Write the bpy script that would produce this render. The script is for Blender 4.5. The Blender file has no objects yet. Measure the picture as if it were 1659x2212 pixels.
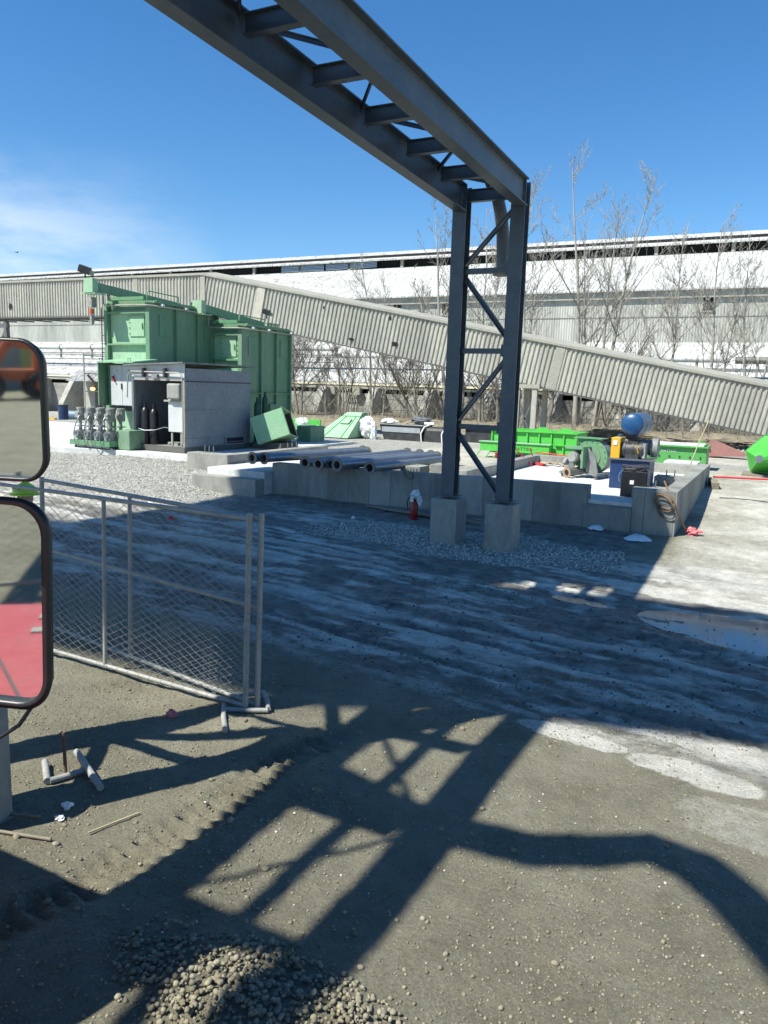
import bpy, math, random
import numpy as np
from mathutils import Vector, Matrix

# ---------------------------------------------------------------- scene, camera, light
scene = bpy.context.scene
COL = scene.collection
D2R = math.radians
YAW, PITCH, ROLL, CAMH = D2R(27), D2R(9.1), D2R(1.8), 3.0
fwd = Vector((-math.sin(YAW)*math.cos(PITCH), math.cos(YAW)*math.cos(PITCH), -math.sin(PITCH)))
right0 = Vector((math.cos(YAW), math.sin(YAW), 0))
up0 = right0.cross(fwd)
cright = right0*math.cos(ROLL) + up0*math.sin(ROLL)
cup = up0*math.cos(ROLL) - right0*math.sin(ROLL)
cam = bpy.data.cameras.new('camera')
camo = bpy.data.objects.new('camera', cam); COL.objects.link(camo)
camo.matrix_world = Matrix(((cright.x, cup.x, -fwd.x, 0), (cright.y, cup.y, -fwd.y, 0), (cright.z, cup.z, -fwd.z, CAMH), (0, 0, 0, 1)))
cam.sensor_fit = 'VERTICAL'; cam.sensor_height = 36; cam.lens = 36*1661/2212
cam.clip_start = 0.05; cam.clip_end = 2000
scene.camera = camo
scene.render.resolution_x = 768; scene.render.resolution_y = 1024

SUN = Vector((-0.387, -0.604, 1.0)).normalized()          # towards the sun
EL = math.asin(SUN.z); ROT = math.atan2(SUN.x, SUN.y)
w = bpy.data.worlds.new('World'); scene.world = w; w.use_nodes = True
nt = w.node_tree; bgn = nt.nodes['Background']
sky = nt.nodes.new('ShaderNodeTexSky'); sky.sky_type = 'NISHITA'; sky.sun_disc = False
sky.sun_elevation = EL; sky.sun_rotation = ROT; sky.altitude = 0; sky.air_density = 1.0; sky.dust_density = 0.05; sky.ozone_density = 4.5
tc = nt.nodes.new('ShaderNodeTexCoord')
mp = nt.nodes.new('ShaderNodeMapping'); mp.inputs['Scale'].default_value = (3.0, 3.0, 10.0)
nt.links.new(tc.outputs['Generated'], mp.inputs['Vector'])
cn = nt.nodes.new('ShaderNodeTexNoise'); cn.inputs['Scale'].default_value = 1.5; cn.inputs['Detail'].default_value = 8; cn.inputs['Roughness'].default_value = 0.6
nt.links.new(mp.outputs['Vector'], cn.inputs['Vector'])
sp = nt.nodes.new('ShaderNodeSeparateXYZ'); nt.links.new(tc.outputs['Generated'], sp.inputs['Vector'])
lowm = nt.nodes.new('ShaderNodeMapRange'); lowm.inputs['From Min'].default_value = 0.10; lowm.inputs['From Max'].default_value = 0.26; lowm.inputs['To Min'].default_value = 1; lowm.inputs['To Max'].default_value = 0
nt.links.new(sp.outputs['Z'], lowm.inputs['Value'])
west = nt.nodes.new('ShaderNodeMapRange'); west.inputs['From Min'].default_value = -0.62; west.inputs['From Max'].default_value = -0.80; west.inputs['To Min'].default_value = 0; west.inputs['To Max'].default_value = 1
nt.links.new(sp.outputs['X'], west.inputs['Value'])
cr = nt.nodes.new('ShaderNodeMapRange'); cr.inputs['From Min'].default_value = 0.36; cr.inputs['From Max'].default_value = 0.62
nt.links.new(cn.outputs['Fac'], cr.inputs['Value'])
m1 = nt.nodes.new('ShaderNodeMath'); m1.operation = 'MULTIPLY'; nt.links.new(lowm.outputs[0], m1.inputs[0]); nt.links.new(west.outputs[0], m1.inputs[1])
m2 = nt.nodes.new('ShaderNodeMath'); m2.operation = 'MULTIPLY'; nt.links.new(m1.outputs[0], m2.inputs[0]); nt.links.new(cr.outputs[0], m2.inputs[1])
mx = nt.nodes.new('ShaderNodeMix'); mx.data_type = 'RGBA'; mx.inputs['B'].default_value = (6.2, 6.8, 7.4, 1)
sat = nt.nodes.new('ShaderNodeHueSaturation'); sat.inputs['Saturation'].default_value = 1.25; nt.links.new(sky.outputs['Color'], sat.inputs['Color'])
nt.links.new(m2.outputs[0], mx.inputs['Factor']); nt.links.new(sat.outputs['Color'], mx.inputs['A'])
nt.links.new(mx.outputs['Result'], bgn.inputs['Color']); bgn.inputs['Strength'].default_value = 0.100
sd = bpy.data.lights.new('sun', 'SUN'); sd.energy = 4.9; sd.angle = D2R(0.55); sd.color = (1.0, 0.965, 0.865)
so = bpy.data.objects.new('sun', sd); COL.objects.link(so)
so.rotation_euler = SUN.to_track_quat('Z', 'Y').to_euler()
scene.view_settings.view_transform = 'Standard'; scene.view_settings.look = 'None'
scene.view_settings.exposure = 0.70; scene.view_settings.gamma = 1.0
scene.render.engine = 'CYCLES'

# ---------------------------------------------------------------- helpers
def thing(name, label, cat, loc=(0, 0, 0), group=None):
    o = bpy.data.objects.new(name, None); COL.objects.link(o); o.location = loc
    o.empty_display_size = 0.2
    o['label'] = label; o['category'] = cat
    if group: o['group'] = group
    return o
def tag(o, label, cat, group=None):
    o['label'] = label; o['category'] = cat
    if group: o['group'] = group
    return o
def origin_of(parent):
    v = Vector((0, 0, 0))
    while parent is not None: v += parent.location; parent = parent.parent
    return v
class MB:
    """collects shapes in world coordinates, links them as one mesh"""
    def __init__(s): s.v = []; s.f = []; s.mi = []; s.sm = []; s.cur = 0
    def add(s, vs, fs, smooth=False):
        n = len(s.v); s.v.extend([tuple(p) for p in vs]); s.f.extend([tuple(i+n for i in f) for f in fs])
        s.mi.extend([s.cur]*len(fs)); s.sm.extend([smooth]*len(fs)); return s
    def box(s, x0, x1, y0, y1, z0, z1, M=None):
        vs = [(x, y, z) for z in (z0, z1) for y in (y0, y1) for x in (x0, x1)]
        if M is not None: vs = [M @ Vector(p) for p in vs]
        return s.add(vs, [(0, 2, 3, 1), (4, 5, 7, 6), (0, 1, 5, 4), (2, 6, 7, 3), (0, 4, 6, 2), (1, 3, 7, 5)])
    def prism(s, poly, d):
        """poly: list of 3D points (planar), extruded by vector d"""
        n = len(poly); d = Vector(d); a = [Vector(p) for p in poly]; vs = a + [p+d for p in a]
        fs = [tuple(range(n))[::-1], tuple(range(n, 2*n))] + [(i, (i+1) % n, n+(i+1) % n, n+i) for i in range(n)]
        return s.add(vs, fs)
    def bar(s, p0, p1, w, h, up=(0, 0, 1)):
        p0 = Vector(p0); p1 = Vector(p1); d = (p1-p0).normalized(); up = Vector(up)
        x = d.cross(up)
        if x.length < 1e-4: x = d.cross(Vector((0, 1, 0)))
        x.normalize(); y = x.cross(d).normalized()
        q = [p0+x*a*w/2+y*b*h/2 for a, b in ((-1, -1), (1, -1), (1, 1), (-1, 1))]
        return s.prism(q, p1-p0)
    def cyl(s, p0, p1, r0, r1=None, n=16, cap=True, smooth=True):
        r1 = r0 if r1 is None else r1
        p0 = Vector(p0); p1 = Vector(p1); d = (p1-p0).normalized()
        x = d.orthogonal().normalized(); y = d.cross(x)
        vs = [p+(x*math.cos(2*math.pi*i/n)+y*math.sin(2*math.pi*i/n))*r for p, r in ((p0, r0), (p1, r1)) for i in range(n)]
        s.add(vs, [(i, (i+1) % n, n+(i+1) % n, n+i) for i in range(n)], smooth)
        if cap:
            s.add(vs, [tuple(range(n))[::-1], tuple(range(n, 2*n))])
        return s
    def tube(s, pts, r, n=8, cap=True):
        pts = [Vector(p) for p in pts]; rs = r if isinstance(r, (list, tuple)) else [r]*len(pts)
        vs = []; ref = None
        for i, p in enumerate(pts):
            d = (pts[min(i+1, len(pts)-1)]-pts[max(i-1, 0)]).normalized()
            x = d.orthogonal().normalized() if ref is None else (ref-d*ref.dot(d)).normalized()
            ref = x; y = d.cross(x)
            vs += [p+(x*math.cos(2*math.pi*k/n)+y*math.sin(2*math.pi*k/n))*rs[i] for k in range(n)]
        fs = [(i*n+k, i*n+(k+1) % n, (i+1)*n+(k+1) % n, (i+1)*n+k) for i in range(len(pts)-1) for k in range(n)]
        s.add(vs, fs, True)
        if cap: s.add(vs, [tuple(range(n))[::-1], tuple(range((len(pts)-1)*n, len(pts)*n))])
        return s
    def annulus(s, c, ax, ri, ro, t, n=24):
        c = Vector(c); ax = Vector(ax).normalized(); x = ax.orthogonal().normalized(); y = ax.cross(x)
        vs = []
        for off, r in ((0, ri), (0, ro), (t, ro), (t, ri)):
            vs += [c+ax*off+(x*math.cos(2*math.pi*i/n)+y*math.sin(2*math.pi*i/n))*r for i in range(n)]
        fs = []
        for a, b in ((0, 1), (1, 2), (2, 3), (3, 0)):
            fs += [(a*n+i, a*n+(i+1) % n, b*n+(i+1) % n, b*n+i) for i in range(n)]
        return s.add(vs, fs)
    def ball(s, c, r, n=16, m=10, sc=(1, 1, 1)):
        c = Vector(c); vs = []; fs = []
        for j in range(m+1):
            a = math.pi*j/m
            for i in range(n):
                b = 2*math.pi*i/n
                vs.append(c+Vector((r*sc[0]*math.sin(a)*math.cos(b), r*sc[1]*math.sin(a)*math.sin(b), r*sc[2]*math.cos(a))))
        for j in range(m):
            for i in range(n): fs.append((j*n+i, (j+1)*n+i, (j+1)*n+(i+1) % n, j*n+(i+1) % n))
        return s.add(vs, fs, True)
    def corr(s, o, along, up, L, H, pitch, depth, thick=0.004):
        """corrugated sheet: ribs run along `up`, waves step along `along`"""
        o = Vector(o); a = Vector(along).normalized(); u = Vector(up); u = u.normalized()
        nrm = a.cross(u).normalized()
        k = int(L/pitch); pr = []
        for i in range(k+1):
            x = i*pitch
            for fx, h in ((0, 0), (.22, 0), (.38, 1), (.72, 1), (.88, 0)):
                xx = x+fx*pitch
                if xx <= L: pr.append((xx, h*depth))
        pr.append((L, 0))
        n = len(pr); vs = [o+a*x+nrm*h for x, h in pr]+[o+u*H+a*x+nrm*h for x, h in pr]
        vs += [p-nrm*thick for p in vs]
        fs = [(i, i+1, n+i+1, n+i) for i in range(n-1)]+[(2*n+i+1, 2*n+i, 3*n+i, 3*n+i+1) for i in range(n-1)]
        fs += [(i, 2*n+i, 2*n+i+1, i+1) for i in range(n-1)] + [(n+i+1, 3*n+i+1, 3*n+i, n+i) for i in range(n-1)]
        return s.add(vs, fs)
    def build(s, name, mats, parent=None, bevel=0, kind=None, smooth=False):
        off = origin_of(parent)
        me = bpy.data.meshes.new(name)
        me.from_pydata([(p[0]-off.x, p[1]-off.y, p[2]-off.z) for p in s.v], [], s.f)
        if not isinstance(mats, (list, tuple)): mats = [mats]
        for m in mats: me.materials.append(m)
        me.polygons.foreach_set('material_index', s.mi)
        me.polygons.foreach_set('use_smooth', [True]*len(s.f) if smooth else s.sm)
        me.update()
        o = bpy.data.objects.new(name, me); COL.objects.link(o); o.parent = parent
        if bevel:
            b = o.modifiers.new('bevel', 'BEVEL'); b.width = bevel; b.segments = 2; b.limit_method = 'ANGLE'
        if kind: o['kind'] = kind
        return o
def one(s_or_o, label, cat, group=None): return tag(s_or_o, label, cat, group)

# ---------------------------------------------------------------- materials
def newmat(name):
    m = bpy.data.materials.new(name); m.use_nodes = True
    return m, m.node_tree, m.node_tree.nodes['Principled BSDF']
def mat(name, col, rough=.6, metal=0, dirt=None, dscale=3.0, damt=.4, bump=0, bscale=20, spec=.5, stretch=(1, 1, 1), fine=.12, drange=(.42, .66)):
    m, t, b = newmat(name); N = t.nodes; L = t.links
    b.inputs['Roughness'].default_value = rough; b.inputs['Metallic'].default_value = metal; b.inputs['Specular IOR Level'].default_value = spec
    g = N.new('ShaderNodeNewGeometry'); mp = N.new('ShaderNodeMapping'); mp.inputs['Scale'].default_value = stretch
    L.new(g.outputs['Position'], mp.inputs['Vector'])
    n1 = N.new('ShaderNodeTexNoise'); n1.inputs['Scale'].default_value = dscale; n1.inputs['Detail'].default_value = 7; n1.inputs['Roughness'].default_value = .62
    L.new(mp.outputs[0], n1.inputs['Vector'])
    r = N.new('ShaderNodeMapRange'); r.inputs['From Min'].default_value = drange[0]; r.inputs['From Max'].default_value = drange[1]; r.inputs['To Max'].default_value = damt
    L.new(n1.outputs['Fac'], r.inputs['Value'])
    mx = N.new('ShaderNodeMix'); mx.data_type = 'RGBA'; mx.inputs['A'].default_value = (*col, 1)
    d = dirt if dirt else tuple(c*.6 for c in col); mx.inputs['B'].default_value = (*d, 1)
    L.new(r.outputs[0], mx.inputs['Factor'])
    n2 = N.new('ShaderNodeTexNoise'); n2.inputs['Scale'].default_value = dscale*9; n2.inputs['Detail'].default_value = 4
    L.new(mp.outputs[0], n2.inputs['Vector'])
    hs = N.new('ShaderNodeHueSaturation'); r2 = N.new('ShaderNodeMapRange'); r2.inputs['From Min'].default_value = .3; r2.inputs['From Max'].default_value = .7
    r2.inputs['To Min'].default_value = 1-fine; r2.inputs['To Max'].default_value = 1+fine
    L.new(n2.outputs['Fac'], r2.inputs['Value']); L.new(r2.outputs[0], hs.inputs['Value']); L.new(mx.outputs['Result'], hs.inputs['Color'])
    L.new(hs.outputs[0], b.inputs['Base Color'])
    if bump:
        n3 = N.new('ShaderNodeTexNoise'); n3.inputs['Scale'].default_value = bscale; n3.inputs['Detail'].default_value = 5
        L.new(mp.outputs[0], n3.inputs['Vector'])
        bp = N.new('ShaderNodeBump'); bp.inputs['Strength'].default_value = 1; bp.inputs['Distance'].default_value = bump
        L.new(n3.outputs['Fac'], bp.inputs['Height']); L.new(bp.outputs[0], b.inputs['Normal'])
    return m
DUST = (.42, .42, .37)
M = {}
M['steel'] = mat('painted_steel', (.062, .086, .105), .42, 0, (.10, .118, .128), 1.6, .7, spec=.45)
M['steel2'] = mat('painted_steel_dusty', (.13, .15, .16), .6, 0, (.3, .3, .27), 2, .7)
M['concrete'] = mat('concrete', (.30, .30, .265), .85, 0, (.165, .17, .155), 1.3, .75, .004, 30, stretch=(1, 1, .5))
M['concrete_floor'] = mat('concrete_floor', (.58, .59, .57), .8, 0, (.42, .42, .40), .8, .6, .003, 25)
M['concrete_old'] = mat('old_concrete', (.36, .355, .32), .9, 0, (.19, .19, .17), .55, .75, .01, 8, stretch=(1, 1, .8))
M['green'] = mat('green_paint', (.125, .26, .15), .55, 0, (.21, .29, .20), 1.3, .75, stretch=(1.6, 1.6, .28))
M['green_rust'] = mat('green_paint_worn', (.09, .27, .13), .5, 0, (.22, .28, .17), 1.5, .6)
M['bright'] = mat('bright_green', (.075, .46, .055), .38, 0, (.14, .47, .12), 2, .5)
M['trough'] = mat('mid_green', (.085, .33, .085), .42, 0, (.14, .36, .12), 2, .5)
M['pale_green'] = mat('pale_green', (.24, .46, .27), .5, 0, (.33, .5, .33), 2, .6)
M['grey_panel'] = mat('grey_panel', (.17, .195, .235), .5, 0, (.24, .26, .28), 1.2, .6)
M['white_panel'] = mat('white_panel', (.55, .57, .58), .45, 0, (.42, .43, .41), 2.5, .5)
M['motor'] = mat('dusty_motor', (.25, .255, .24), .65, 0, (.38, .38, .34), 6, .7)
M['dark'] = mat('dark_metal', (.028, .03, .033), .5, 0, (.09, .09, .085), 4, .5)
M['black'] = mat('black_plastic', (.012, .012, .014), .38, 0, (.03, .03, .03), 5, .5)
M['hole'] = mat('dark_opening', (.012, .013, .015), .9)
M['galv'] = mat('galvanised', (.30, .33, .37), .32, .75, (.22, .24, .27), 5, .5)
M['pipe'] = mat('steel_pipe', (.21, .24, .28), .33, .6, (.30, .32, .34), 3, .7, stretch=(1, .4, 1))
M['flange'] = mat('flange', (.14, .14, .135), .5, .4, (.22, .2, .17), 8, .5)
M['blue'] = mat('blue_paint', (.014, .07, .19), .35, 0, (.04, .11, .2), 3, .4)
M['navy'] = mat('navy_paint', (.012, .035, .11), .4, 0, (.03, .06, .12), 3, .4)
M['yellow'] = mat('yellow_guard', (.62, .36, .02), .45, 0, (.5, .33, .07), 4, .4)
M['red'] = mat('red_paint', (.42, .028, .035), .45, 0, (.42, .10, .10), 3, .6)
M['orange'] = mat('orange_paint', (.58, .11, .035), .5, 0, (.5, .18, .1), 3, .5)
M['tyre'] = mat('tyre', (.03, .032, .035), .8, 0, (.12, .12, .11), 4, .7)
M['ext_red'] = mat('extinguisher_red', (.30, .012, .015), .3)
M['plastic'] = mat('plastic_sheet', (.72, .74, .74), .35, 0, (.55, .58, .58), 5, .5, .03, 6)
M['rag'] = mat('pink_rag', (.62, .15, .17), .8, 0, (.7, .3, .28), 15, .6)
M['rope'] = mat('red_tape', (.62, .03, .04), .6)
M['wood'] = mat('weathered_wood', (.24, .21, .16), .85, 0, (.13, .12, .10), 6, .6, stretch=(.3, 3, 3))
M['palewood'] = mat('pale_stick', (.42, .36, .22), .8)
M['bark'] = mat('bark', (.25, .235, .195), .9, 0, (.14, .13, .105), 4, .7)
M['bark_pale'] = mat('pale_bark', (.36, .345, .295), .9, 0, (.27, .25, .21), 3, .6)
M['leaf'] = mat('dead_leaf', (.11, .085, .06), .8, 0, (.2, .16, .12), 3, .6)
M['fence'] = mat('dusty_pipe', (.36, .36, .33), .6, .1, (.20, .21, .20), 9, .6, .002, 90)
M['wire'] = mat('fence_wire', (.34, .345, .32), .6, 0, (.34, .34, .31), 12, .5)
M['gallery'] = mat('gallery_sheet', (.40, .39, .33), .65, 0, (.30, .295, .255), .9, .7, stretch=(1, 1, .4))
M['trim'] = mat('gallery_trim', (.34, .335, .28), .7, 0, (.26, .25, .21), 1.2, .6)
M['shed_dark'] = mat('dark_frame', (.11, .11, .10), .8)  # one dark grey shared by frames, channels and decks
M['paper'] = mat('white_scrap', (.8, .8, .78), .7)
M['cardboard'] = mat('cardboard', (.45, .36, .24), .85)
M['lime'] = mat('lime_helmet', (.42, .72, .04), .35)
M['vest'] = mat('hi_vis_vest', (.55, .75, .05), .75)
M['jeans'] = mat('work_trousers', (.03, .04, .06), .9)
M['skin'] = mat('skin', (.45, .26, .18), .55)
M['cable'] = mat('cable', (.05, .05, .055), .6)
M['hose'] = mat('tan_hose', (.24, .15, .08), .6)
M['stone'] = mat('stone', (.235, .21, .14), .9, 0, (.28, .265, .20), 5, .8, .002, 60)
M['stone_pale'] = mat('crushed_stone', (.50, .49, .43), .9, 0, (.32, .32, .29), 8, .8)
for _k in ('stone', 'stone_pale'):
    _t = M[_k].node_tree; _g = _t.nodes.new('ShaderNodeNewGeometry'); _b = _t.nodes['Principled BSDF']; _s = _b.inputs['Base Color'].links[0].from_socket
    _h = _t.nodes.new('ShaderNodeHueSaturation'); _r = _t.nodes.new('ShaderNodeMapRange'); _r.inputs['To Min'].default_value = .6; _r.inputs['To Max'].default_value = 1.2
    _t.links.new(_g.outputs['Random Per Island'], _r.inputs['Value']); _t.links.new(_r.outputs[0], _h.inputs['Value']); _t.links.new(_s, _h.inputs['Color']); _t.links.new(_h.outputs[0], _b.inputs['Base Color'])
M['letter'] = mat('letters', (.75, .78, .72), .6)
M['letter_dark'] = mat('letters_dark', (.03, .14, .03), .6)
M['rust'] = mat('rusty_rod', (.16, .085, .06), .85)
M['yellow_wall'] = mat('yellow_cladding', (.55, .45, .16), .7, 0, (.45, .38, .16), 1, .6)
def roofmat():
    m, t, b = newmat('dusty_roof'); N = t.nodes; L = t.links
    b.inputs['Roughness'].default_value = .9
    g = N.new('ShaderNodeNewGeometry'); 
    n1 = N.new('ShaderNodeTexNoise'); n1.inputs['Scale'].default_value = .35; n1.inputs['Detail'].default_value = 9; n1.inputs['Roughness'].default_value = .68
    mp = N.new('ShaderNodeMapping'); mp.inputs['Scale'].default_value = (1, .55, 1.1); L.new(g.outputs['Position'], mp.inputs[0]); L.new(mp.outputs[0], n1.inputs['Vector'])
    vr = N.new('ShaderNodeTexNoise'); vr.inputs['Scale'].default_value = 2.2; vr.inputs['Detail'].default_value = 6; vr.inputs['Distortion'].default_value = 1.6
    L.new(mp.outputs[0], vr.inputs['Vector'])
    r = N.new('ShaderNodeMapRange'); r.inputs['From Min'].default_value = .45; r.inputs['From Max'].default_value = .66
    sx = N.new('ShaderNodeSeparateXYZ'); L.new(g.outputs['Position'], sx.inputs[0])
    # crust is roughest on the left part of the roof
    lx = N.new('ShaderNodeMapRange'); lx.inputs['From Min'].default_value = -24; lx.inputs['From Max'].default_value = -38; lx.inputs['To Min'].default_value = .25; lx.inputs['To Max'].default_value = 1.0
    L.new(sx.outputs['X'], lx.inputs['Value'])
    L.new(vr.outputs['Fac'], r.inputs['Value'])
    mu = N.new('ShaderNodeMath'); mu.operation = 'MULTIPLY'; L.new(r.outputs[0], mu.inputs[0]); L.new(lx.outputs[0], mu.inputs[1])
    ramp = N.new('ShaderNodeMix'); ramp.data_type = 'RGBA'; ramp.inputs['A'].default_value = (.50, .51, .49, 1); ramp.inputs['B'].default_value = (.23, .235, .215, 1)
    L.new(mu.outputs[0], ramp.inputs['Factor']); L.new(ramp.outputs['Result'], b.inputs['Base Color'])
    wv = N.new('ShaderNodeTexWave'); wv.inputs['Scale'].default_value = 1.0; wv.bands_direction = 'X'; wv.inputs['Distortion'].default_value = 0.4
    L.new(g.outputs['Position'], wv.inputs['Vector'])
    bp = N.new('ShaderNodeBump'); bp.inputs['Distance'].default_value = .07; bp.inputs['Strength'].default_value = .7; L.new(wv.outputs['Fac'], bp.inputs['Height'])
    bp2 = N.new('ShaderNodeBump'); bp2.inputs['Distance'].default_value = .14; L.new(vr.outputs['Fac'], bp2.inputs['Height']); L.new(bp.outputs[0], bp2.inputs['Normal'])
    L.new(bp2.outputs[0], b.inputs['Normal'])
    return m
M['roof'] = roofmat()
def wallmat():
    m = mat('weathered_cladding', (.43, .44, .39), .85, 0, (.27, .28, .255), .45, .8, stretch=(1, 1, .22))
    t = m.node_tree; N = t.nodes; L = t.links; g = N.new('ShaderNodeNewGeometry')
    wv = N.new('ShaderNodeTexWave'); wv.inputs['Scale'].default_value = 1.6; wv.bands_direction = 'X'; L.new(g.outputs['Position'], wv.inputs['Vector'])
    bp = N.new('ShaderNodeBump'); bp.inputs['Distance'].default_value = .03; L.new(wv.outputs['Fac'], bp.inputs['Height'])
    L.new(bp.outputs[0], N['Principled BSDF'].inputs['Normal'])
    return m
M['cladding'] = wallmat()
def wallform():
    """board-marked concrete with vertical form joints"""
    m = mat('formed_concrete', (.295, .30, .27), .85, 0, (.15, .155, .145), .9, .85, stretch=(1.2, 1.2, .45), fine=.1)
    t = m.node_tree; N = t.nodes; L = t.links; g = N.new('ShaderNodeNewGeometry'); s = N.new('ShaderNodeSeparateXYZ'); L.new(g.outputs['Position'], s.inputs[0])
    a = N.new('ShaderNodeMath'); a.operation = 'ADD'; L.new(s.outputs['X'], a.inputs[0]); L.new(s.outputs['Y'], a.inputs[1])
    d = N.new('ShaderNodeMath'); d.operation = 'DIVIDE'; d.inputs[1].default_value = .61; L.new(a.outputs[0], d.inputs[0])
    fr = N.new('ShaderNodeMath'); fr.operation = 'FRACT'; L.new(d.outputs[0], fr.inputs[0])
    fl = N.new('ShaderNodeMath'); fl.operation = 'FLOOR'; L.new(d.outputs[0], fl.inputs[0])
    wn = N.new('ShaderNodeTexWhiteNoise'); wn.noise_dimensions = '1D'; L.new(fl.outputs[0], wn.inputs['W'])
    lt = N.new('ShaderNodeMath'); lt.operation = 'LESS_THAN'; lt.inputs[1].default_value = .03; L.new(fr.outputs[0], lt.inputs[0])
    b = N['Principled BSDF']; src = b.inputs['Base Color'].links[0].from_socket
    hs = N.new('ShaderNodeHueSaturation'); rr = N.new('ShaderNodeMapRange'); rr.inputs['To Min'].default_value = .78; rr.inputs['To Max'].default_value = 1.14; L.new(wn.outputs['Value'], rr.inputs['Value'])
    L.new(rr.outputs[0], hs.inputs['Value']); L.new(src, hs.inputs['Color'])
    mx = N.new('ShaderNodeMix'); mx.data_type = 'RGBA'; mx.inputs['B'].default_value = (.14, .14, .13, 1); L.new(lt.outputs[0], mx.inputs['Factor']); L.new(hs.outputs[0], mx.inputs['A'])
    L.new(mx.outputs['Result'], b.inputs['Base Color'])
    return m
M['formed'] = wallform()
def sheets(m, step, lo, hi):
    t = m.node_tree; N = t.nodes; L = t.links; g = N.new('ShaderNodeNewGeometry'); s = N.new('ShaderNodeSeparateXYZ'); L.new(g.outputs['Position'], s.inputs[0])
    d = N.new('ShaderNodeMath'); d.operation = 'DIVIDE'; d.inputs[1].default_value = step; L.new(s.outputs['X'], d.inputs[0])
    fl = N.new('ShaderNodeMath'); fl.operation = 'FLOOR'; L.new(d.outputs[0], fl.inputs[0])
    wn = N.new('ShaderNodeTexWhiteNoise'); wn.noise_dimensions = '1D'; L.new(fl.outputs[0], wn.inputs['W'])
    b = N['Principled BSDF']; src = b.inputs['Base Color'].links[0].from_socket
    hs = N.new('ShaderNodeHueSaturation'); rr = N.new('ShaderNodeMapRange'); rr.inputs['To Min'].default_value = lo; rr.inputs['To Max'].default_value = hi; L.new(wn.outputs['Value'], rr.inputs['Value'])
    L.new(rr.outputs[0], hs.inputs['Value']); L.new(src, hs.inputs['Color']); L.new(hs.outputs[0], b.inputs['Base Color'])
sheets(M['gallery'], .86, .88, 1.08); sheets(M['cladding'], 1.25, .86, 1.08)
def glassmat():
    m, t, b = newmat('mirror_glass'); b.inputs['Base Color'].default_value = (.70, .73, .70, 1); b.inputs['Metallic'].default_value = 1; b.inputs['Roughness'].default_value = .03
    return m
M['mirror'] = glassmat()
def lampmat():
    m, t, b = newmat('lit_lamp'); b.inputs['Base Color'].default_value = (.9, .4, .1, 1); b.inputs['Emission Color'].default_value = (1, .35, .08, 1); b.inputs['Emission Strength'].default_value = 4
    return m
M['lamp'] = lampmat()

# ---------------------------------------------------------------- numpy noise
rng = np.random.RandomState(7)
TAB = rng.rand(256, 256)
def vnoise(x, y):
    xi = np.floor(x).astype(int); yi = np.floor(y).astype(int); fx = x-xi; fy = y-yi
    fx = fx*fx*(3-2*fx); fy = fy*fy*(3-2*fy)
    a = TAB[xi & 255, yi & 255]; b = TAB[(xi+1) & 255, yi & 255]; c = TAB[xi & 255, (yi+1) & 255]; d = TAB[(xi+1) & 255, (yi+1) & 255]
    return (a*(1-fx)+b*fx)*(1-fy)+(c*(1-fx)+d*fx)*fy
def fbm(x, y, o=4, g=.5):
    s = 0; a = 1; t = 0
    for i in range(o): s = s+a*vnoise(x*2**i+17.3*i, y*2**i+9.1*i); t += a; a *= g
    return s/t
def sst(x, a, b):
    t = np.clip((x-a)/(b-a), 0, 1); return t*t*(3-2*t)
def hbase(u, v):
    """large shape of the ground"""
    u = np.asarray(u, float); v = np.asarray(v, float)
    h = .10*sst(v, 15, 17)+.50*sst(v, 17.5, 27)
    bank = .55*sst(-u, 12.4, 15.2)*sst(v+.12*(u+14), 14.3, 18.2)
    h = np.maximum(h, bank)
    h = h - 1.0*sst(-u, 36, 54)*sst(v, 24, 34)
    fill = .84*sst(v, 17.2, 17.5)*sst(-u, 7.1, 7.3)*sst(u, -12.15, -11.95)*(1-sst(v, 23.5, 25.0)*.3)
    return np.maximum(h, fill)
PUD = [(-2.35, 11.22, .42, .15), (.55, 10.75, 1.75, .72)]
def pud(u, v, grow=1.0):
    m = 0
    for (a, b, ru, rv) in PUD:
        d = ((u-a)/ru)**2+((v-b+.12*(u-a))/rv)**2 + 2.2*(fbm(u*1.7, v*4.2, 4, .6)-.5)
        m = np.maximum(m, 1-sst(d, .75*grow, 1.1*grow))
    return m
TRACK = np.array([(-3.15, 5.4), (-3.33, 4.82), (-3.31, 4.07), (-3.38, 3.5), (-3.45, 2.9), (-3.6, 2.4)])
def trackdist(u, v):
    best = np.full(np.shape(u), 9.0); along = np.zeros(np.shape(u)); acc = 0
    for i in range(len(TRACK)-1):
        a = TRACK[i]; b = TRACK[i+1]; d = b-a; L = np.hypot(*d); d = d/L
        t = np.clip((u-a[0])*d[0]+(v-a[1])*d[1], 0, L); q = np.hypot(u-a[0]-t*d[0], v-a[1]-t*d[1])
        along = np.where(q < best, acc+t, along); best = np.minimum(best, q); acc += L
    return best, along
RUTS = (7.35, 8.25, 8.85, 9.7, 10.35, 11.3)
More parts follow.
